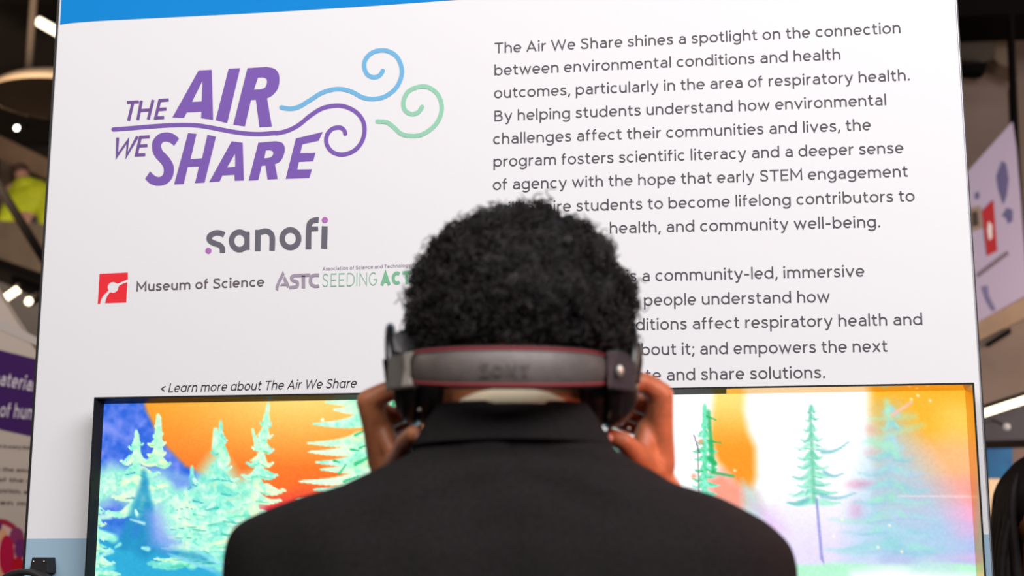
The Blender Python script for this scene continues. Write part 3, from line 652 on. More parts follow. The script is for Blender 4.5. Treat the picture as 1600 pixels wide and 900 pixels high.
# --- body (one continuous skin)
B = []
B.append(ellipsoid((0, 0, 1.700), (.074, .092, .092))); B.append(ellipsoid((0, .035, 1.640), (.058, .062, .075)))
B += [capsule((q_, -.008, 1.645), (q_, -.02, 1.50), .055, .058) for q_ in (-.012, .012)]; B.append(capsule((-.03, .03, 1.615), (.03, .03, 1.615), .045, .045)); B.append(capsule((-.03, .075, 1.585), (.03, .075, 1.585), .020, .020))
B.append(capsule((0, .098, 1.665), (0, .112, 1.636), .009, .014)); B.append(capsule((-.012, .107, 1.633), (.012, .107, 1.633), .009, .009))
B.append(capsule((-.018, .096, 1.604), (.018, .096, 1.604), .0085, .0085)); B.append(capsule((-.016, .094, 1.594), (.016, .094, 1.594), .0085, .0085))
B.append(capsule((-.045, .078, 1.690), (.045, .078, 1.690), .012, .012))
for s in (-1, 1): B.append(ellipsoid((s*.077, .0, 1.645), (.008, .018, .030)))
B.append(ellipsoid((0, -.01, 1.36), (.165, .09, .15))); B.append(ellipsoid((0, 0, 1.16), (.14, .085, .20))); B.append(ellipsoid((0, 0, .98), (.155, .095, .13)))
for s in (-1, 1):
    B += [capsule((s*.14, -.01, 1.40), (s*.19, .01, 1.385), .058, .052), capsule((s*.19, .01, 1.385), (s*.285, .185, 1.30), .048, .038),
          capsule((s*.085, 0, .94), (s*.095, .01, .50), .080, .052), capsule((s*.095, .01, .50), (s*.10, -.01, .10), .050, .034), capsule((s*.10, -.02, .055), (s*.11, .15, .035), .035, .026)]
# left hand (photo left): thumb side towards us
def hand(wrist, elbow, chains, palm):
    B.append(capsule(elbow, wrist[0], .040, wrist[1]))
    for c in chains:
        for (a, ra), (b, rb) in zip(c[:-1], c[1:]): B.append(capsule(a, b, ra, rb, 12))
    for a, ra, b, rb in palm: B.append(capsule(a, b, ra, rb, 12))
r1, r2, r3 = .0118, .0095, .0082
WL = LP(613, 742, .075); mi, mm_, mr, mp = LP(576, 627, .050), LP(580, 634, .074), LP(588, 648, .095), LP(597, 668, .112)
hand((WL, .0195), (-.285, .185, 1.30),
     [[(mi, .0128), (LP(600, 614, .046), .0112), (LP(622, 606, .040), .0100), (LP(642, 604, .034), .0085)],
      [(mm_, .0115), (LP(612, 652, .078), .0105), (LP(632, 646, .074), .0092), (LP(648, 634, .066), .0082)],
      [(mr, .0115), (LP(618, 664, .104), .0098), (LP(640, 655, .100), .0088), (LP(652, 640, .090), .008)],
      [(mp, .0105), (LP(620, 682, .120), .0088), (LP(640, 676, .118), .0078), (LP(650, 664, .110), .007)],
      [(LP(614, 728, .052), .0135), (LP(624, 714, .018), .0108), (LP(634, 690, -.020), .0094), (LP(646, 679, -.046), .0086)]],
     [(WL, .019, mi, .0125), (WL, .018, mm_, .012), (WL, .017, mr, .0115), (WL, .016, mp, .0105), (LP(598, 720, .075), .016, LP(582, 650, .06), .012), (LP(617, 722, .062), .0165, LP(602, 680, .062), .011), (LP(618, 718, .045), .010, LP(596, 668, .055), .009)])
WR = LP(1022, 752, .075); mi, mm_, mr, mp = LP(1032, 617, .045), LP(1029, 630, .070), LP(1024, 650, .095), LP(1016, 668, .112)
hand((WR, .0205), (.285, .185, 1.30),
     [[(mi, .0130), (LP(1013, 602, .040), .0112), (LP(1002, 597, .034), .0100), (LP(985, 603, .028), .0085)],
      [(mm_, .0118), (LP(1002, 632, .072), .0104), (LP(985, 626, .070), .0094), (LP(962, 620, .066), .0082)],
      [(mr, .0115), (LP(998, 650, .098), .0098), (LP(975, 642, .098), .0088), (LP(958, 634, .090), .008)],
      [(mp, .0105), (LP(992, 668, .120), .0088), (LP(972, 662, .118), .0078), (LP(955, 656, .110), .007)],
      [(LP(1015, 735, .055), .0150), (LP(993, 712, .032), .0122), (LP(974, 690, .016), .0098), (LP(955, 682, .016), .0084)]],
     [(WR, .020, mi, .0128), (WR, .019, mm_, .012), (WR, .017, mr, .0115), (WR, .016, mp, .0105), (LP(1026, 725, .07), .019, LP(1030, 650, .055), .0135), (LP(1008, 728, .058), .0165, LP(1014, 675, .06), .012), (LP(1000, 715, .045), .013, LP(1010, 668, .055), .010)])
body = fused('body', B, M_skin, ph, voxel=.0025, smooth=4)
M_nail = node_mat('fingernail', (.55, .30, .26), .25)
for c, nr in ((LP(652, 682, -.050), 'l'), (LP(951, 684, .008), 'r')):
    mesh('fingernail', *ellipsoid(c, (.0040, .0030, .0050), 12, 8), M_nail, body, True)
M_eye = node_mat('eye_white', (.8, .78, .75), .2); M_iris = node_mat('dark_iris', (.03, .015, .01), .1)
for s in (-1, 1):
    e = mesh('eye', *join(ellipsoid((s*.030, .082, 1.668), (.0125, .0125, .0105), 16, 10)), M_eye, body, True)
    mesh('iris', *ellipsoid((s*.030, .0925, 1.668), (.0055, .003, .0055), 12, 8), M_iris, body, True)
# --- jacket: rings measured against the silhouette
rows = [(632, 118, 118), (640, 124, 124), (660, 134, 134), (680, 143, 145), (697, 150, 156), (706, 152, 163), (720, 180, 185), (735, 216, 218), (748, 244, 237), (758, 262, 252), (766, 286, 280), (775, 322, 312), (785, 350, 336), (797, 382, 358),
        (808, 407, 380), (818, 424, 396), (828, 434, 408), (838, 440, 418), (850, 444, 430), (870, 448, 438), (900, 451, 444)]
rings = []
for py, wl, wr in rows:
    t = (py-632)/268; yb = -.080-.055*min(1, t*1.15); yf = .045+.06*t
    y0 = -.045+.05*t
    rings.append((LZ(py, y0), -LP(800-wl, py, y0)[0], LP(800+wr, py, y0)[0], yb, yf, y0))
z_ = rings[-1][0]; wl, wr = rings[-1][1], rings[-1][2]
for dz, k, yb, yf in ((.05, .98, -.145, .115), (.12, .92, -.15, .12), (.22, .84, -.135, .12), (.34, .80, -.12, .115), (.46, .84, -.125, .12), (.58, .92, -.14, .12), (.66, .95, -.145, .12), (.68, .955, -.145, .12), (.68, .91, -.135, .11)):
    rings.append((z_-dz, wl*k, wr*k, yb, yf, .0))
NS = 144; V = []; pn = 2.3
for i, (z, wl, wr, yb, yf, y0) in enumerate(rings):
    for k in range(NS):
        a = 2*math.pi*k/NS; c, s = math.cos(a), math.sin(a)
        X = (wr if c > 0 else wl)*math.copysign(abs(c)**(2/pn), c)
        Y = y0+((yf-y0) if s > 0 else (y0-yb))*math.copysign(abs(s)**(2/pn), s)
        # shoulder blades, centre-back seam and soft drag folds of the cloth
        if s < 0:
            Y -= .010*math.exp(-((abs(X)-.11)/.06)**2-((z-1.40)/.07)**2)
            Y += .0022*math.exp(-(X/.0035)**2)+.006*math.exp(-(X/.05)**2)*min(1, max(0, (1.58-z)/.1))
            zz_ = LZ(697, -.1)-.10*abs(X); Y += .006*math.exp(-((z-zz_+.006)/.007)**2)*(abs(X) < .13)
            Y += .0022*math.sin(z*120+abs(X)*55)*math.exp(-((z-1.52)/.03)**2)+.0018*math.sin(X*70+z*28)
        V.append((X, Y, z+(0 if i < 3 else .0)))
F = [(i*NS+k, (i+1)*NS+k, (i+1)*NS+(k+1) % NS, i*NS+(k+1) % NS) for i in range(len(rings)-1) for k in range(NS)]
jk = recalc(mesh('jacket', V, F, M_suit, ph, True))
sb = jk.modifiers.new('s', 'SUBSURF'); sb.levels = sb.render_levels = 1
# collar leaf
def ringstrip(rowsC, th, nseg=96, a0=0, a1=360):
    V = []; n = nseg+1
    for (z, w_, yb, yf, y0) in rowsC:
        for k in range(n):
            a = R(a0+(a1-a0)*k/nseg); c, s = math.cos(a), math.sin(a)
            V.append((w_*math.copysign(abs(c)**(2/2.2), c), y0+((yf-y0) if s > 0 else (y0-yb))*math.copysign(abs(s)**(2/2.2), s), z))
    F = [(i*n+k, i*n+k+1, (i+1)*n+k+1, (i+1)*n+k) for i in range(len(rowsC)-1) for k in range(nseg)]
    return V, F
cr = []
for py, add, dp in ((629, 1, .001), (634, 4, .003), (650, 5, .004), (670, 6, .005), (684, 7, .0055), (690, 7, .005)):
    wl_ = np.interp(py, [r[0] for r in rows], [r[1] for r in rows]); wr_ = np.interp(py, [r[0] for r in rows], [r[2] for r in rows])
    if py == 629: wl_ = wr_ = 110
    t = max(0, (py-632)/268); y0 = -.045+.05*t
    cr.append((LZ(py, y0-.04), (abs(LP(800-wl_-add, py, y0)[0])+LP(800+wr_+add, py, y0)[0])/2, -.080-.055*min(1, t*1.15)-dp, .05, y0))
V, F = ringstrip(cr, .003, 96, 0, 360)
for i, v in enumerate(V):                     # the leaf drops towards the throat
    x, y, z = v; V[i] = (x, y, z-.30*max(0, y+.04)-(.003*min(1, abs(x)/.10)**2))
cl = mesh('jacket_collar', V, F, M_suit, ph, True)
so_ = cl.modifiers.new('t', 'SOLIDIFY'); so_.thickness = .003; so_.offset = 0
ss = cl.modifiers.new('s', 'SUBSURF'); ss.levels = ss.render_levels = 1
M_shirt = node_mat('cream_shirt', (.96, .83, .58), .75, bump=.2, bscale=700)
zS0, zS1 = LZ(608, -.09), LZ(645, -.09)
V, F = ringstrip([(zS0-.004, .043, -.070, .05, -.028), (zS0, .047, -.078, .05, -.028), (zS0-.002, .055, -.0795, .052, -.028), (zS0-.008, .063, -.0805, .056, -.028), (zS1, .070, -.077, .062, -.028)], .002)
V = [(x, y, z-.35*max(0, y+.06)-.006*(abs(x)/.05)**2) for x, y, z in V]
sc_ = mesh('shirt_collar', V, F, M_shirt, ph, True); k_ = sc_.modifiers.new('t', 'SOLIDIFY'); k_.thickness = .0025
tip = [LP(934, 672, -.02), LP(946, 673, -.03), LP(957, 697, -.035), LP(950, 700, -.02)]
v, f = [tuple(p) for p in tip]+[tuple(p+np.array([0, .006, 0])) for p in tip], [(0, 1, 2, 3), (7, 6, 5, 4), (0, 4, 5, 1), (1, 5, 6, 2), (2, 6, 7, 3), (3, 7, 4, 0)]
tag(mesh('shirt_collar_tip', v, f, M_shirt, ph), 'cream collar tip showing beside the right lapel')
# sleeves, trousers, shoes
for s in (-1, 1):
    wr_ = WL if s < 0 else WR
    P = catmull([(s*.13, .0, 1.37), (s*.185, .015, 1.365), (s*.25, .11, 1.33), (s*.282, .185, 1.30), (s*.262, .172, 1.35), tuple(np.array([s*.285, .185, 1.30])*.32+np.array(wr_)*.68)], 8)
    rr = np.interp(np.linspace(0, 1, len(P)), [0, .2, .45, .62, .8, 1], [.070, .074, .066, .060, .050, .040])
    rr = rr+.0015*np.sin(np.arange(len(P))*1.9)
    V, F = tube(P, rr, 28); F = F[:-1]
    recalc(mesh('sleeve', V, F, M_suit, ph, True))
    V, F = tube(catmull([(s*.07, 0, .98), (s*.095, .005, .75), (s*.10, .01, .5), (s*.103, -.005, .25), (s*.105, -.005, .075)], 6), np.linspace(.115, .085, 25), 24)
    mesh('trouser_leg', V, F, M_suit, ph, True)
    sh = join(ellipsoid((s*.112, .06, .045), (.046, .145, .045)), ellipsoid((s*.108, -.035, .055), (.042, .055, .055)))
    M_shoe = node_mat('black_leather', (.012, .011, .010), .3, noise=.1)
    o = fused('shoe', [ellipsoid((s*.112, .06, .040), (.046, .145, .040)), ellipsoid((s*.108, -.035, .050), (.042, .055, .050))], M_shoe, ph, .006, 3)
# --- hair: dark curly mass of small coils
M_hair = node_mat('curly_black_hair', (.0125, .0092, .0085), .5, spec=.45, noise=.35, nscale=60)
HC = np.array([.0085, .0, 1.688]); HR = np.array([.1005, .110, .0985])
NCL = 420; _k = np.arange(NCL)+.5; _z = 1-2*_k/NCL; _t = math.pi*(3-math.sqrt(5))*_k; _r = np.sqrt(1-_z*_z)
CD = np.stack([_r*np.cos(_t), _r*np.sin(_t), _z], 1)+rng.normal(0, .035, (NCL, 3)); CD /= np.linalg.norm(CD, axis=1)[:, None]
CH = rng.random(NCL)**1.5; CA = rng.normal(0, .5, (NCL, 3))
def lump(d):                                  # uneven outline of the crop: clumps of coils
    q = CD @ d; i = int(np.argmax(q)); e = math.acos(min(1, q[i]))
    return 1+.02*math.sin(5*d[0]+3*d[2]+1)+.02*math.sin(9*d[0]-6*d[2])+(.01+.105*CH[i])*max(0, 1-(e/.155)**2)
def in_hair(p):
    return not (p[1] > .045 and p[2] < 1.735) and p[2] > 1.645-.25*max(0, p[1])*0
hv, hf = ellipsoid((0, 0, 0), (1, 1, 1), 120, 72)
hv = [HC+v*HR*(lump(v)-.02+.008*rng.standard_normal()) for v in hv]
hv = [v if in_hair(v) else np.array([v[0]*.70, v[1]*.76, max(v[2], 1.652)]) for v in hv]
hb = (hv, hf)
N = 7600; CV = []; CF = []; nb = 0
ga = math.pi*(3-math.sqrt(5)); SEG = 15; RS = 4
placed = 0
for i in range(N):
    zf = 1-2*(i+.5)/N; rad = math.sqrt(1-zf*zf); th = ga*i; d = np.array([rad*math.cos(th), rad*math.sin(th), zf])
    d += rng.normal(0, .03, 3); d /= np.linalg.norm(d)
    p = HC+d*HR*(lump(d)-.045+.05*rng.random())
    if not in_hair(p) or p[2] < 1.650: continue
    n = d/HR; n /= np.linalg.norm(n)
    ax = n+CA[int(np.argmax(CD @ d))]*1.3+rng.normal(0, .22, 3); ax /= np.linalg.norm(ax)
    e1 = np.cross(ax, [0.3, .2, 1.0]); e1 /= np.linalg.norm(e1); e2 = np.cross(ax, e1)
    L_ = .009+.008*rng.random()+(.010 if rng.random() < .025 else 0); rc = .0026+.0024*rng.random(); tn = 1.3+1.2*rng.random(); ph0 = rng.random()*6.28; rt = .0007+.0006*rng.random()
    tt = np.linspace(0, 1, SEG); an = ph0+tt*tn*2*math.pi
    C = p+np.outer(tt*L_-.003, ax)+np.outer(np.cos(an)*rc*(.6+.6*tt), e1)+np.outer(np.sin(an)*rc*(.6+.6*tt), e2)
    T = np.gradient(C, axis=0); T /= np.linalg.norm(T, axis=1)[:, None]
    A1 = np.cross(T, ax+.01); A1 /= np.linalg.norm(A1, axis=1)[:, None]+1e-9; A2 = np.cross(T, A1)
    w_ = rt*(1-.55*tt)[:, None]
    base = np.stack([C+A1*w_*math.cos(q)+A2*w_*math.sin(q) for q in (0, 1.571, 3.142, 4.712)], 1).reshape(-1, 3); CV.append(base)
    placed += 1
CV = np.concatenate(CV)
blk = np.array([(a*4+k, a*4+(k+1) % 4, a*4+4+(k+1) % 4, a*4+4+k) for a in range(SEG-1) for k in range(4)])
CFq = (blk[None]+(np.arange(placed)*SEG*4)[:, None, None]).reshape(-1, 4)
hn = len(hv); Vall = np.concatenate([np.array(hv), CV])
hair = mesh('hair', Vall.tolist(), [tuple(q) for q in hf]+[tuple(q) for q in (CFq+hn).tolist()], M_hair, ph, True)
hair['kind'] = 'stuff'
# ------------------------------------------------------------------ headphones being worn
hd = empty('headphones', (ph.location[0], ph.location[1], 1.62), -YAW); HZ = 1.62
tag(hd, 'worn black headphones with leather band and red stitching on the curly haired head', 'headphones')
def hm(name, VF, m, smooth=False, parent=None):
    return mesh(name, [(v[0], v[1], v[2]-HZ) for v in VF[0]], VF[1], m, parent or hd, smooth)
M_lea = node_mat('dark_leather_band', (.15, .128, .118), .42, spec=.6, noise=.12, nscale=90, bump=.35, bscale=500)
M_red = node_mat('red_stitching', (.34, .035, .045), .6); M_edge = node_mat('black_rim', (.02, .014, .014), .5)
M_gun = node_mat('grey_metal_slider', (.36, .33, .30), .34, metal=.75, bump=.1); M_lgt = node_mat('pale_metal', (.62, .57, .50), .35, metal=.6)
M_dkp = node_mat('black_plastic', (.012, .012, .014), .28, spec=.6); M_pad = node_mat('black_cushion', (.010, .009, .010), .45, bump=.3, bscale=120)
M_dgr = node_mat('dark_grey_slider', (.040, .045, .055), .42, metal=.2, bump=.1)
# the strap runs round the nape; top and bottom edges follow the arc
n = 41; topE, botE = [], []
for i in range(n):
    t = -1+2*i/(n-1); px = 795+150*math.sin(t*math.pi/2*.98); Y = -.030-.100*math.cos(t*math.pi/2*.96)**.9
    topE.append(LP(px, 541.5+13*abs(t)**2.2+2*t, Y)); botE.append(LP(px, 606.5-7.5*abs(t)**2.4+1.5*t, Y))
V = []; cen = np.array([0, .0, 0])
for a, b in zip(topE, botE):
    o = np.array([a[0], a[1], 0]); o = o/(np.linalg.norm(o)+1e-9)
    for s, bul, off in ((0, 0, 0), (.06, .002, 0), (.3, .0045, 0), (.5, .0052, 0), (.7, .0045, 0), (.94, .002, 0), (1, 0, 0), (1, -.005, 0), (.5, -.006, 0), (0, -.005, 0)):
        V.append(a+(b-a)*s+o*bul)
m_ = 10; F = [(i*m_+k, (i+1)*m_+k, (i+1)*m_+(k+1) % m_, i*m_+(k+1) % m_) for i in range(n-1) for k in range(m_)]+[tuple(range(m_)), tuple((n-1)*m_+k for k in range(m_-1, -1, -1))]
bandm = recalc(hm('headband', (V, F), M_lea, True))
for E0, E1, nm in ((topE, botE, 'top'), (botE, topE, 'bottom')):
    P = [a+(b-a)*.0+np.array([a[0], a[1], 0])/np.linalg.norm(a[:2])*.0005 for a, b in zip(E0, E1)]
    hm('piping', tube(P, .0011, 8), M_edge, True, bandm)
    SV, SF = [], []; ct = catmull([a+(b-a)*.062+np.array([a[0], a[1], 0])/np.linalg.norm(a[:2])*.0026 for a, b in zip(E0, E1)], 6)
    for j in range(0, len(ct)-2, 3):
        v, f = capsule(ct[j], ct[j]+(ct[j+2]-ct[j])*1.05, .0012, .0012, 6); k = len(SV); SV += list(v); SF += [tuple(q+k for q in g) for g in f]
    so2 = hm('stitching', (SV, SF), M_red, True, bandm); so2['kind'] = 'stuff'; so2['label'] = 'red stitching along the band edge'
    cord = [a+(b-a)*.062+np.array([a[0], a[1], 0])/np.linalg.norm(a[:2])*.0016 for a, b in zip(E0, E1)]
    hm('red_seam', tube(cord, .0017, 8), node_mat('dark_red_seam', (.16, .028, .034), .7), True, bandm)
def cupmesh(c, r, depth, sgn, seg=40):        # disc-like shell facing sideways
    prof = [(0, depth), (r*.4, depth*.97), (r*.7, depth*.82), (r*.9, depth*.52), (r, depth*.15), (r*.97, 0), (r*.5, -.002)]
    V = []; F = []
    for i, (rr, h) in enumerate(prof):
        for k in range(seg):
            a = 2*math.pi*k/seg; V.append((c[0]+sgn*h, c[1]+max(rr, .0005)*.92*math.cos(a), c[2]+max(rr, .0005)*1.06*math.sin(a)))
    for i in range(len(prof)-1):
        for k in range(seg): F.append((i*seg+k, i*seg+(k+1) % seg, (i+1)*seg+(k+1) % seg, (i+1)*seg+k))
    F.append(tuple(range(seg))); F.append(tuple((len(prof)-1)*seg+k for k in range(seg-1, -1, -1))); return V, F
def torus(c, R1, r, sgn, seg=40, rs=14, sq=1.0):
    V = []; F = []
    for k in range(seg):
        a = 2*math.pi*k/seg
        for j in range(rs):
            b = 2*math.pi*j/rs; q = R1+r*math.cos(b)
            V.append((c[0]+sq*r*math.sin(b), c[1]+q*.92*math.cos(a), c[2]+q*1.06*math.sin(a)))
    for k in range(seg):
        for j in range(rs): F.append((k*rs+j, k*rs+(j+1) % rs, ((k+1) % seg)*rs+(j+1) % rs, ((k+1) % seg)*rs+j))
    return V, F
for s in (-1, 1):
    cc = LP(648 if s < 0 else 950, 591 if s < 0 else 596, .0); cc[0] = s*abs(cc[0])
    base = np.array([s*(abs(cc[0])-.004), .002, cc[2]])
    cup = recalc(hm('ear_cup', cupmesh(base, .0435, .026 if s < 0 else .033, s), M_dkp, True))
    hm('ear_cushion', torus(base+np.array([-s*.012, 0, 0]), .030, .0150, s), M_pad, True, cup)
    hm('cup_ring', torus(base+np.array([s*.014, 0, 0]), .0392, .0016, s, rs=8), M_dgr, True, cup)
    # yoke: fork curving over the cup
    yk = [base+np.array([s*(.024+.004*math.sin(t)), .046*math.cos(t), .050*math.sin(t)]) for t in np.linspace(math.pi*.25, math.pi*.98, 18)]
    hm('yoke', tube(yk, .0042, 10), M_dkp, True)
    hm('yoke_pin', capsule(yk[-1], yk[-1]+np.array([-s*.012, .004, 0]), .0035, .003, 10), M_dgr, True)
SHF = -.038
def slab(pts, depth, nx):                     # thick plate through photo-traced corners at depth nx(Y) per point
    A_ = [LP(p[0], p[1], p[2]+SHF) for p in pts]; Bk = [a+np.array([0, depth, 0]) for a in A_]; k = len(A_)
    return A_+Bk, [tuple(range(k)), tuple(range(2*k-1, k-1, -1))]+[(i, i+k, (i+1) % k+k, (i+1) % k) for i in range(k)]
o = recalc(hm('slider', slab([(606, 560, -.012), (612, 556, -.016), (650, 547, -.030), (652, 604, -.030), (620, 607, -.018), (603, 608, -.012)], .010, 0), M_gun)); bevel(o, .0015)
o['label'] = 'grey metal slider at the left end of the band'
o = recalc(hm('slider_buckle', slab([(630, 552, -.028), (645, 549, -.034), (640, 566, -.033), (641, 590, -.033), (646, 603, -.034), (626, 604, -.028), (631, 578, -.029)], .004, 0), M_lgt)); bevel(o, .0012)
o = recalc(hm('slider_end', slab([(597, 560, -.006), (607, 561, -.012), (611, 606, -.012), (603, 610, -.006)], .014, 0), M_dkp)); bevel(o, .0015)
o = recalc(hm('slider', slab([(948, 549, -.032), (966, 546, -.024), (985, 556, -.016), (996, 574, -.008), (990, 612, -.010), (950, 607, -.032)], .010, 0), M_dgr)); bevel(o, .0015)
o['label'] = 'dark grey slider at the right end of the band'
hm('slider_screw', ellipsoid(LP(968, 580, -.066), (.0036, .003, .0058), 12, 8), M_lgt, True)
o = recalc(hm('slider_end', slab([(994, 533, .004), (1003, 535, .010), (1005, 565, .008), (1000, 600, .004), (990, 596, .0), (990, 560, .0)], .012, 0), M_dkp)); bevel(o, .002)
for i, pts_ in enumerate((((610, 552, .0), (612, 525, .004), (624, 514, .008), (640, 513, .010), (650, 524, .006), (652, 548, -.004), (628, 552, -.008)),
             ((940, 550, -.006), (948, 524, .006), (962, 516, .010), (980, 524, .010), (985, 556, .0), (965, 552, -.012)))):
    o = recalc(hm('arm_cover', slab(pts_, .016, 0), M_dkp)); bevel(o, .003)
for x, y, Y in ((655, 640, -.045), (925, 655, -.045)):
    hm('cup_screw', ellipsoid(LP(x, y, Y), (.0018, .0016, .0018), 8, 6), M_lgt, True)
hm('bright_dot', ellipsoid(LP(982, 670, -.02), (.0014, .0014, .0014), 8, 6), M_lgt, True)  # small bright metal dot beside the cup and hand
# worn lettering pressed faintly into the strap
M_let = node_mat('worn_dark_lettering', (.085, .071, .065), .6)
LV, LF = [], []
G, marks, end = layout("SONY", .2, .12)
for x, v, f in G:
    k = len(LV)
    for q in v:
        u = (x+q[0])/end; px = 748+84*u; py = 587-q[1]/1.36*17; tt = math.asin(max(-1, min(1, (px-795)/150)))/(math.pi/2*.98); Y = -.030-.100*math.cos(tt*math.pi/2*.96)**.9-.0058-q[2]
        LV.append(LP(px, py, Y))
    LF += [tuple(j+k for j in g) for g in f]
hm('band_lettering', (LV, LF), M_let, False, bandm)
# ================================================================== the hall behind
def tri(name, pts, y0, y1, m, parent=None):   # slab whose outline is given by photo points at depth y0
    V, F = prism(pxpoly(pts, y0), y0, y1); return recalc(mesh(name, V, F, m, parent))
def lamp_mat(name, c, s): return node_mat(name, c, .5, emit=c, estr=s)
M_warm = lamp_mat('warm_lamp', (1, .86, .62), 3.2); M_white = lamp_mat('white_lamp', (1, .95, .85), 9)
def thing_at(name, p, label, cat, group=None): return tag(empty(name, tuple(p)), label, cat, group)
def sub(name, VF, m, parent, smooth=False):
    l = parent.location; V = [(v[0]-l[0], v[1]-l[1], v[2]-l[2]) for v in VF[0]]; return mesh(name, V, VF[1], m, parent, smooth)
# pendant lamp
y = 5.0; rim_l = PW(-8, 155, y); rim_r = PW(198, 155, y); cx_ = (rim_l[0]+rim_r[0])/2; rr = (rim_r[0]-rim_l[0])/2; zr_ = PW(95, 157, y)[2]
pd = thing_at('pendant_lamp', (cx_, y, zr_), 'large beige dome pendant lamp hanging at upper left', 'pendant lamp')
prof = [(rr*math.cos(t), rr*.36*math.sin(t)) for t in np.linspace(.0, math.pi/2-.04, 12)]
sg = 48
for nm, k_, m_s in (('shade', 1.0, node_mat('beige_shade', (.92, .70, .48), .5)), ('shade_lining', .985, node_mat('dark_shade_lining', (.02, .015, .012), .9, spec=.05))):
    V = []; F = []
    for r_, z in prof:
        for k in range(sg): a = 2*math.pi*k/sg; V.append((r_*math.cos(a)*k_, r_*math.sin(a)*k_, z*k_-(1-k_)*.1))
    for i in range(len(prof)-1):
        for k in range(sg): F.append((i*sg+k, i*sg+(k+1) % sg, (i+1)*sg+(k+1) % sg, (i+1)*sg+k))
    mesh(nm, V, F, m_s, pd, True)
ctop = PW(50, 0, y); cb = PW(45, 103, y)
for q in (0,): sub('cord', tube([(cb[0], y, cb[2]-.05), (cb[0]+.01, y, 5.6)], .022, 8), node_mat('brown_cord', (.22, .17, .13), .7), pd, True)
# lamps
def bar(name, p, q, y, hw, m, label, cat, hang=True, group=None):
    a = PW(*p, y); b = PW(*q, y); t = thing_at(name, a, label, cat, group)
    if hang: sub('hanger', tube([b+np.array([0, .03, 0]), np.array([b[0], b[1]+.03, 5.6]) if y > 5 else np.array([b[0], 5.21, b[2]])], .006, 6), M_black, t)
    sub('tube', tube([a, b], hw, 12), m, t, True)
    d = np.array([0, hw*.7, hw*1.1]); sub('housing', tube([a+d, b+d], hw*1.05, 8), M_black, t, True); return t
bar('strip_light', (60, 33), (112, 62), 6.0, .030, M_warm, 'bright strip light sloping beside the top left corner of the panel', 'ceiling light')
bar('strip_light', (8, 466), (29, 452), 4.5, .018, M_warm, 'short glowing strip light at far left beside the round lamps', 'ceiling light')
bar('strip_light', (1520, 651), (1640, 612), 3.2, .014, M_warm, 'long warm strip light running along the soffit at right', 'ceiling light', False)
for x, yy, r_, lab in ((26, 200, .016, 'small bright spotlight under the pendant lamp'), (45, 471, .020, 'round glowing spotlight low beside the short strip light')):
    p = PW(x, yy, 6.0 if yy < 300 else 4.5); t = thing_at('spotlight', p, lab, 'spotlight'); sub('lens', ellipsoid(p, (r_, r_*.6, r_)), M_white if yy < 300 else M_warm, t, True)
    sub('can', tube([p+np.array([0, .01, .0]), p+np.array([0, .12, .05])], r_*1.3, 12), M_black, t, True); sub('stem', tube([p+np.array([0, .12, .05]), np.array([p[0], p[1]+.12, 5.6]) if yy < 300 else np.array([p[0], 5.21, p[2]+.06])], .004, 6), M_black, t, True)
p = PW(1573, 667, 3.6); t = thing_at('spotlight', p, 'dim spotlight under the soffit at right', 'spotlight'); sub('lens', ellipsoid(p, (.014, .01, .014)), lamp_mat('dim_lamp', (.5, .48, .46), .35), t, True); sub('stem', tube([p, np.array([p[0], 3.92, PW(1573, 652, 3.9)[2]])], .004, 6), M_black, t, True)
# beams, stair and rail of the mezzanine
M_beam = node_mat('brown_beam', (.34, .22, .14), .7, noise=.25, nscale=3); M_conc = node_mat('brown_grey_concrete', (.20, .155, .115), .85, noise=.2, nscale=5)
M_dark = node_mat('dark_steel', (.008, .007, .007), .95, spec=.05)
tag(tri('beam', [(-40, 200), (0, 212), (95, 258), (95, 285), (0, 240), (-40, 225)], 7.5, 8.0, M_beam), 'brown sloping beam under the pendant lamp', 'beam')
tag(tri('column', [(0, 245), (16, 250), (19, 330), (-2, 330)], 8.6, 8.8, M_conc), 'pale column behind the lime jacket', 'column')
tag(tri('balcony', [(-60, 330), (0, 345), (95, 352), (95, 432), (60, 425), (0, 404), (-60, 385)], 6.2, 6.5, M_conc), 'brown grey balcony front at left', 'balcony')
tag(tri('balcony_edge', [(-60, 385), (0, 404), (60, 425), (95, 432), (95, 446), (60, 440), (0, 418), (-60, 398)], 6.0, 6.5, M_dark), 'dark edge along the foot of the balcony', 'beam')
rl = thing_at('handrail', PW(0, 290, 4.2), 'black handrail sloping down in front of the lime jacket', 'handrail')
sub('rail', tube([PW(-40, 228, 4.2), PW(90, 440, 4.2)], .021, 10), M_dark, rl, True)
tag(tri('wall_panel', [(-40, 430), (0, 440), (70, 470), (70, 1500), (-40, 1500)], 5.2, 5.4, node_mat('blue_grey_panel', (.07, .068, .075), .6)), 'dark blue grey wall panel behind the exhibit board', 'wall panel')
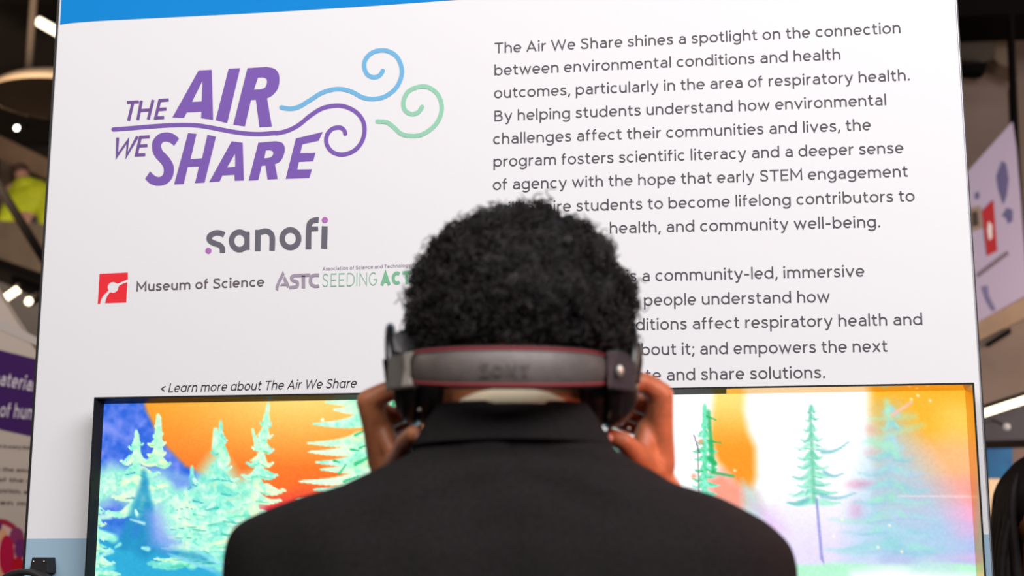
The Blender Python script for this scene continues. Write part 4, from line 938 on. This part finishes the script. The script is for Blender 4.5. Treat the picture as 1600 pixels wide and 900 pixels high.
# person in the lime jacket on the balcony
q = PW(42, 350, 6.7); pp = thing_at('person', (q[0], 6.7, q[2]-.95), 'person in a lime green jacket leaning on the balcony', 'person')
M_lime = node_mat('lime_jacket', (.72, .85, .03), .7, noise=.15, nscale=14)
g = lambda x, y_, Y=6.7: PW(x, y_, Y)-np.array(pp.location)
fused('body', [ellipsoid(g(34, 271), (.050, .06, .062)), capsule(g(38, 285), g(44, 320), .06, .09), capsule(g(44, 330), g(45, 365), .10, .12), capsule(g(36, 365), g(36, 470), .07, .05), capsule(g(56, 365), g(56, 470), .07, .05), capsule(g(18, 292), g(10, 300), .030, .025)], node_mat('pink_skin', (.55, .30, .24), .5), pp, .012, 3)
fused('jacket', [ellipsoid(g(45, 318), (.155, .13, .135)), ellipsoid(g(58, 312), (.11, .11, .14)), ellipsoid(g(42, 292), (.10, .10, .07)), capsule(g(28, 305), g(8, 345, 6.6), .075, .055), capsule(g(66, 310), g(72, 350, 6.6), .06, .05)], M_lime, pp, .012, 4)
fused('trousers', [capsule(g(38, 355), g(36, 475), .10, .07), capsule(g(58, 355), g(57, 475), .10, .07)], node_mat('grey_trousers', (.08, .075, .085), .8), pp, .015, 3)
mesh('hair', *ellipsoid(g(33, 267), (.053, .062, .052)), node_mat('brown_hair', (.12, .06, .045), .7), pp, True)
# exhibit board at the left with a purple banner
yb = 2.0
M_board = node_mat('warm_white_board', (.66, .56, .48), .8)
bd = thing_at('exhibit_board', (PW(-20, 800, yb)[0], yb+.02, 0), 'free-standing warm white exhibit board with purple banner at left edge', 'display panel')
x_0 = PW(-150, 600, yb)[0]; x_1 = PW(74, 650, yb)[0]
pg = [(x_0, 0), (x_1, 0)]+[(PW(a, b, yb)[0], PW(a, b, yb)[2]) for a, b in ((82, 590), (60, 556), (0, 462), (-40, 400))]+[(x_0, PW(-150, 300, yb)[2])]
V, F = prism(pg, yb, yb+.04); o = recalc(sub('board', (V, F), M_board, bd))
def bprint(name, pts, m, dy=.002, label=None):
    V = [(PW(a, b, yb)[0], yb-dy, PW(a, b, yb)[2]) for a, b in pts]; o = sub(name, (V, [tuple(range(len(V)))]), m, bd)
    if label: o['label'] = label
    return o
bprint('purple_banner', [(-100, 521), (0, 547), (60, 562), (60, 684), (0, 671), (-100, 650)], ink('deep_purple', 72, 34, 104))
bprint('pale_edge_strip', [(-60, 470), (60, 528), (80, 536), (80, 548), (60, 541), (-60, 490)], node_mat('pale_tape', (.62, .56, .52), .8))
def bwords(txt, p0, p1, size, m, h=.11, first=0, nm='board_text'):
    G, marks, end = layout(txt, h); a = PW(*p0, yb); b = PW(*p1, yb); a = np.array([a[0], a[2]]); b = np.array([b[0], b[2]]); d = b-a; L_ = np.linalg.norm(d); d /= L_; nn = np.array([-d[1], d[0]])
    m0 = marks[first]+.1; sx = L_/(end-.1-m0); V, F = [], []
    for x, v, f in G:
        k = len(V)
        for q in v: pnt = a+d*((x+q[0]-m0)*sx)+nn*q[1]*size; V.append((pnt[0], yb-.004-q[2], pnt[1]))
        F += [tuple(j+k for j in g_) for g_ in f]
    return sub(nm, (V, F), m, bd)
M_wtxt = ink('white_banner_print', 226, 214, 226); M_dtx = ink('brown_grey_small_print', 96, 78, 80)
bwords("materials", (-17, 599), (63, 614), .032, M_wtxt, .11)
bwords("of human", (0, 651), (76, 658), .032, M_wtxt, .11)
for t_, yy in (("everywhere, even in every breath we", 699), ("air, such as the smallest", 735), ("amount of the dust", 751), ("in pure. With each", 769), ("it is often more", 787), ): bwords(t_, (-60, yy-2), (72, yy+4), .0085, M_dtx, .10)
def blob(x, y_, rx, ry, m, dy, n_='berry'):
    V = [(PW(x+rx*math.cos(t), y_+ry*math.sin(t), yb)[0], yb-dy, PW(x+rx*math.cos(t), y_+ry*math.sin(t), yb)[2]) for t in np.linspace(0, 2*math.pi, 24, endpoint=False)]
    return sub(n_, (V, [tuple(range(24))]), m, bd)
M_rim = ink('red_ring_print', 178, 44, 70); M_cri = ink('crimson_print', 206, 20, 74); M_rd = ink('scarlet_print', 206, 16, 40); M_vi = ink('violet_berry_print', 120, 46, 116); M_pk = ink('pale_pink_print', 236, 196, 190); M_or = ink('peach_print', 244, 180, 140)
blob(-2, 868, 46, 58, M_rim, .002, 'ring_print'); blob(-2, 870, 40, 51, M_pk, .003, 'ring_ground_print'); blob(3, 836, 9, 12, M_or, .004, 'print_patch'); blob(-4, 822, 8, 9, M_vi, .0042)
blob(27, 838, 11, 14, ink('mauve_berry_print', 150, 60, 110), .0044); blob(32, 858, 8, 16, M_vi, .005); blob(12, 868, 12, 32, M_cri, .006); blob(30, 886, 10, 16, M_rd, .007); blob(3, 892, 12, 14, M_or, .0055, 'print_patch')
# right side ---------------------------------------------------------
tag(tri('back_partition', [(1480, 18), (1700, 18), (1700, 700), (1490, 700)], 6.0, 6.3, node_mat('mauve_brown_partition', (.27, .21, .19), .85, noise=.12, nscale=3)), 'mauve brown partition behind the lilac banner', 'wall panel')
tag(tri('ceiling_beam', [(1470, -40), (1700, -40), (1700, 18), (1470, 26)], 5.2, 5.6, M_dark), 'black beam across the top right corner', 'beam')
tag(tri('duct', [(1490, 30), (1560, 28), (1552, 92), (1540, 97), (1490, 92)], 5.6, 5.9, node_mat('dark_brown_duct', (.075, .056, .042), .7)), 'dark brown duct under the black beam at right', 'duct')
tag(tri('vent', [(1500, 100), (1545, 97), (1538, 113), (1502, 113)], 5.5, 5.599, M_dark), 'small black vent below the duct at right', 'vent')
tag(tri('pillar', [(1560, 24), (1584, 20), (1588, 110), (1562, 100), (1553, 92)], 5.7, 5.9, node_mat('tan_pillar', (.20, .15, .11), .8)), 'tan pillar stub right of the duct', 'column')
tag(tri('cable', [(1579, 22), (1584, 22), (1588, 110), (1594, 250), (1602, 380), (1596, 380), (1588, 250), (1583, 110)], 4.4, 4.5, M_dark), 'thin black upright strut at the right edge', 'strut')
tag(tri('side_partition', [(1588, 120), (1700, 120), (1700, 470), (1604, 440), (1594, 250)], 4.6, 4.8, node_mat('brown_side_partition', (.17, .13, .11), .8)), 'brown partition beyond the strut at right edge', 'wall panel')
yr = 4.2; bn = thing_at('hanging_banner', PW(1560, 330, yr), 'hanging lilac banner with blue figure and red emblem at right', 'banner')
def rp(name, pts, m, dy=0, th=None):
    V = [(PW(a, b, yr)[0], yr-dy, PW(a, b, yr)[2]) for a, b in pts]; k = len(V)
    if th:
        V += [(v[0], v[1]+th, v[2]) for v in V]; F = [tuple(range(k)), tuple(range(2*k-1, k-1, -1))]+[(i, i+k, (i+1) % k+k, (i+1) % k) for i in range(k)]
    else: F = [tuple(range(k))]
    return sub(name, (V, F), m, bn)
rp('cloth', [(1480, 300), (1512, 268), (1582, 190), (1588, 230), (1594, 300), (1606, 460), (1524, 505), (1490, 520)], node_mat('lilac_cloth', (.44, .39, .56), .8), th=.01)
M_ind = ink('indigo_print', 98, 96, 140); M_red3 = ink('dull_red_print', 176, 44, 50); M_wp = node_mat('white_print', (.75, .70, .74), .8)
rp('figure_print', [(1566, 252), (1572, 256), (1576, 280), (1573, 305), (1568, 320), (1560, 296), (1557, 276)], M_ind, .004)
rp('figure_print', [(1574, 325), (1582, 328), (1582, 345), (1576, 350), (1572, 340), (1566, 338)], M_ind, .004)
rp('emblem_print', [(1534, 330), (1552, 312), (1558, 392), (1542, 400)], M_red3, .004)
rp('emblem_mark', [(1544, 346), (1550, 352), (1550, 372), (1545, 376), (1542, 360)], M_wp, .006)
rp('crest_print', [(1512, 326), (1532, 322), (1536, 356), (1514, 364)], ink('tan_crest_print', 150, 132, 120), .004)
rp('crest_mark', [(1518, 332), (1527, 330), (1529, 352), (1519, 355)], ink('dark_crest_print', 70, 60, 58), .006)
rp('line_print', [(1526, 428), (1574, 392), (1576, 398), (1528, 434)], ink('grey_line_print', 120, 108, 122), .004)
rp('figure_print', [(1534, 448), (1543, 446), (1545, 462), (1556, 484), (1550, 486), (1540, 468)], ink('faint_indigo_print', 118, 114, 156), .004)
rp('dot_print', [(1524, 302), (1530, 300), (1530, 310), (1524, 312)], M_ind, .004)
M_tan = node_mat('tan_ledge', (.34, .23, .15), .7, noise=.12, nscale=8); M_tan2 = node_mat('brown_soffit_front', (.21, .155, .125), .8, noise=.15, nscale=4)
sf = thing_at('bulkhead', PW(1560, 580, 3.7), 'tan topped brown bulkhead above the strip light at right', 'bulkhead')
def sp(name, pts, y0, y1, m): 
    V, F = prism(pxpoly(pts, y0), y0, y1); o = sub(name, (V, F), m, sf); recalc(o); return o
sp('ledge', [(1480, 525), (1528, 503), (1640, 444), (1640, 478), (1530, 532), (1480, 552)], 3.70, 3.9, M_tan)
sp('front', [(1480, 552), (1530, 532), (1640, 478), (1640, 604), (1540, 634), (1480, 650)], 3.72, 3.9, M_tan2)
sp('slot', [(1541, 536), (1579, 512), (1580, 520), (1544, 542)], 3.70, 3.715, M_dark)
sp('underside', [(1480, 655), (1540, 640), (1640, 610), (1640, 686), (1480, 690)], 3.85, 4.3, node_mat('blue_grey_soffit', (.085, .08, .095), .8))
tag(tri('poster', [(1540, 688), (1582, 685), (1582, 746), (1544, 748)], 4.95, 5.0, node_mat('blue_poster', (.02, .26, .66), .6, c2=(.012, .13, .42), nscale=9)), 'deep blue poster beside the dark haired head', 'poster')
tag(tri('warm_lit_patch', [(1545, 748), (1570, 748), (1575, 2400), (1560, 2400)], 4.2, 4.3, lamp_mat('warm_patch_glow', (.72, .50, .30), .55)), 'warm lit box below the blue poster', 'light box')  # emission put in to show a warm lit patch
tag(tri('far_partition', [(1530, 690), (1640, 684), (1640, 960), (1540, 960)], 5.0, 5.1, node_mat('rosy_partition', (.34, .24, .21), .8)), 'rosy partition behind the dark haired person', 'wall panel')
# onlooker with long dark hair
yo = 1.25; ot = PW(1622, 712, yo); on = tag(empty('person', (ot[0], yo, 0)), 'person with long straight dark hair at the right edge', 'person')
hz = ot[2]
M_blk = node_mat('black_coat', (.02, .017, .019), .8, noise=.2)
fused('body', [ellipsoid((0, 0, hz-.115), (.075, .092, .105)), capsule((0, 0, hz-.2), (0, 0, hz-.32), .05, .055), ellipsoid((0, 0, hz-.45), (.17, .10, .15)), ellipsoid((0, 0, hz-.75), (.14, .10, .2)),
     *[capsule((s*.16, 0, hz-.36), (s*.19, .02, hz-.66), .045, .035) for s in (-1, 1)], *[capsule((s*.19, .02, hz-.66), (s*.16, -.09, hz-.88), .033, .025) for s in (-1, 1)],
     *[capsule((s*.08, 0, hz-.85), (s*.09, 0, .09), .08, .04) for s in (-1, 1)], *[capsule((s*.09, -.0, .04), (s*.1, -.14, .035), .035, .028) for s in (-1, 1)]], M_skin, on, .009, 3)
fused('coat', [ellipsoid((0, .0, hz-.45), (.205, .125, .16)), ellipsoid((0, 0, hz-.78), (.175, .13, .24)), *[capsule((s*.17, 0, hz-.38), (s*.205, .02, hz-.66), .06, .048) for s in (-1, 1)], *[capsule((s*.205, .02, hz-.66), (s*.165, -.08, hz-.85), .046, .038) for s in (-1, 1)]], M_blk, on, .012, 3)
fused('trousers', [ellipsoid((0, 0, hz-.86), (.165, .12, .12)), *[capsule((s*.085, 0, hz-.90), (s*.095, 0, .10), .092, .062) for s in (-1, 1)]], node_mat('black_trousers', (.03, .03, .036), .85), on, .012, 3)
for s in (-1, 1): fused('shoe', [ellipsoid((s*.10, -.06, .038), (.045, .125, .038)), ellipsoid((s*.098, .03, .045), (.04, .05, .05))], M_black, on, .006, 2)
mesh('face_features', *join(capsule((0, -.088, hz-.10), (0, -.102, hz-.132), .007, .011), capsule((-.016, -.082, hz-.162), (.016, -.082, hz-.162), .006, .006), capsule((-.014, -.081, hz-.170), (.014, -.081, hz-.170), .006, .006)), M_skin, on, True)
for s in (-1, 1):
    mesh('eye', *ellipsoid((s*.030, -.078, hz-.102), (.012, .010, .008), 14, 8), M_eye, on, True); mesh('iris', *ellipsoid((s*.030, -.087, hz-.102), (.005, .003, .005), 10, 6), M_iris, on, True)
    mesh('eyebrow', *capsule((s*.018, -.086, hz-.082), (s*.044, -.078, hz-.084), .0025, .002, 8), M_blk, on, True)
M_lh = node_mat('long_dark_hair', (.014, .009, .009), .6, spec=.2, noise=.4, nscale=40)
# hair: a cap of long locks combed down the back of the head
HV, HF = [], []
def addp(vf):
    k = len(HV); HV.extend(vf[0]); HF.extend([tuple(q+k for q in g_) for g_ in vf[1]])
addp(ellipsoid((0, .01, hz-.10), (.088, .100, .105), 32, 20))
for i in range(150):
    a = rng.uniform(0, 2*math.pi); 
    if 3.9 < a < 5.5: continue
    r0 = rng.uniform(.2, 1); x, y_ = math.cos(a), math.sin(a); jx = rng.normal(0, .012); ln = rng.uniform(.28, .46)
    addp(tube(catmull([(x*.03*r0, .01+y_*.03, hz-.004), (x*.075, .01+y_*.085, hz-.055), (x*.098, .01+y_*.108, hz-.13), (x*(.100+.01*r0)+jx, .01+y_*.105, hz-.24), (x*.108+jx*2.2, .01+y_*.11, hz-.20-ln*.6), (x*.100+jx*3, .01+y_*.105, hz-.2-ln)], 4), np.interp(np.linspace(0, 1, 21), [0, .3, .8, 1], [.006, .013, .011, .002]), 7))
mesh('long_hair', HV, HF, M_lh, on, True)
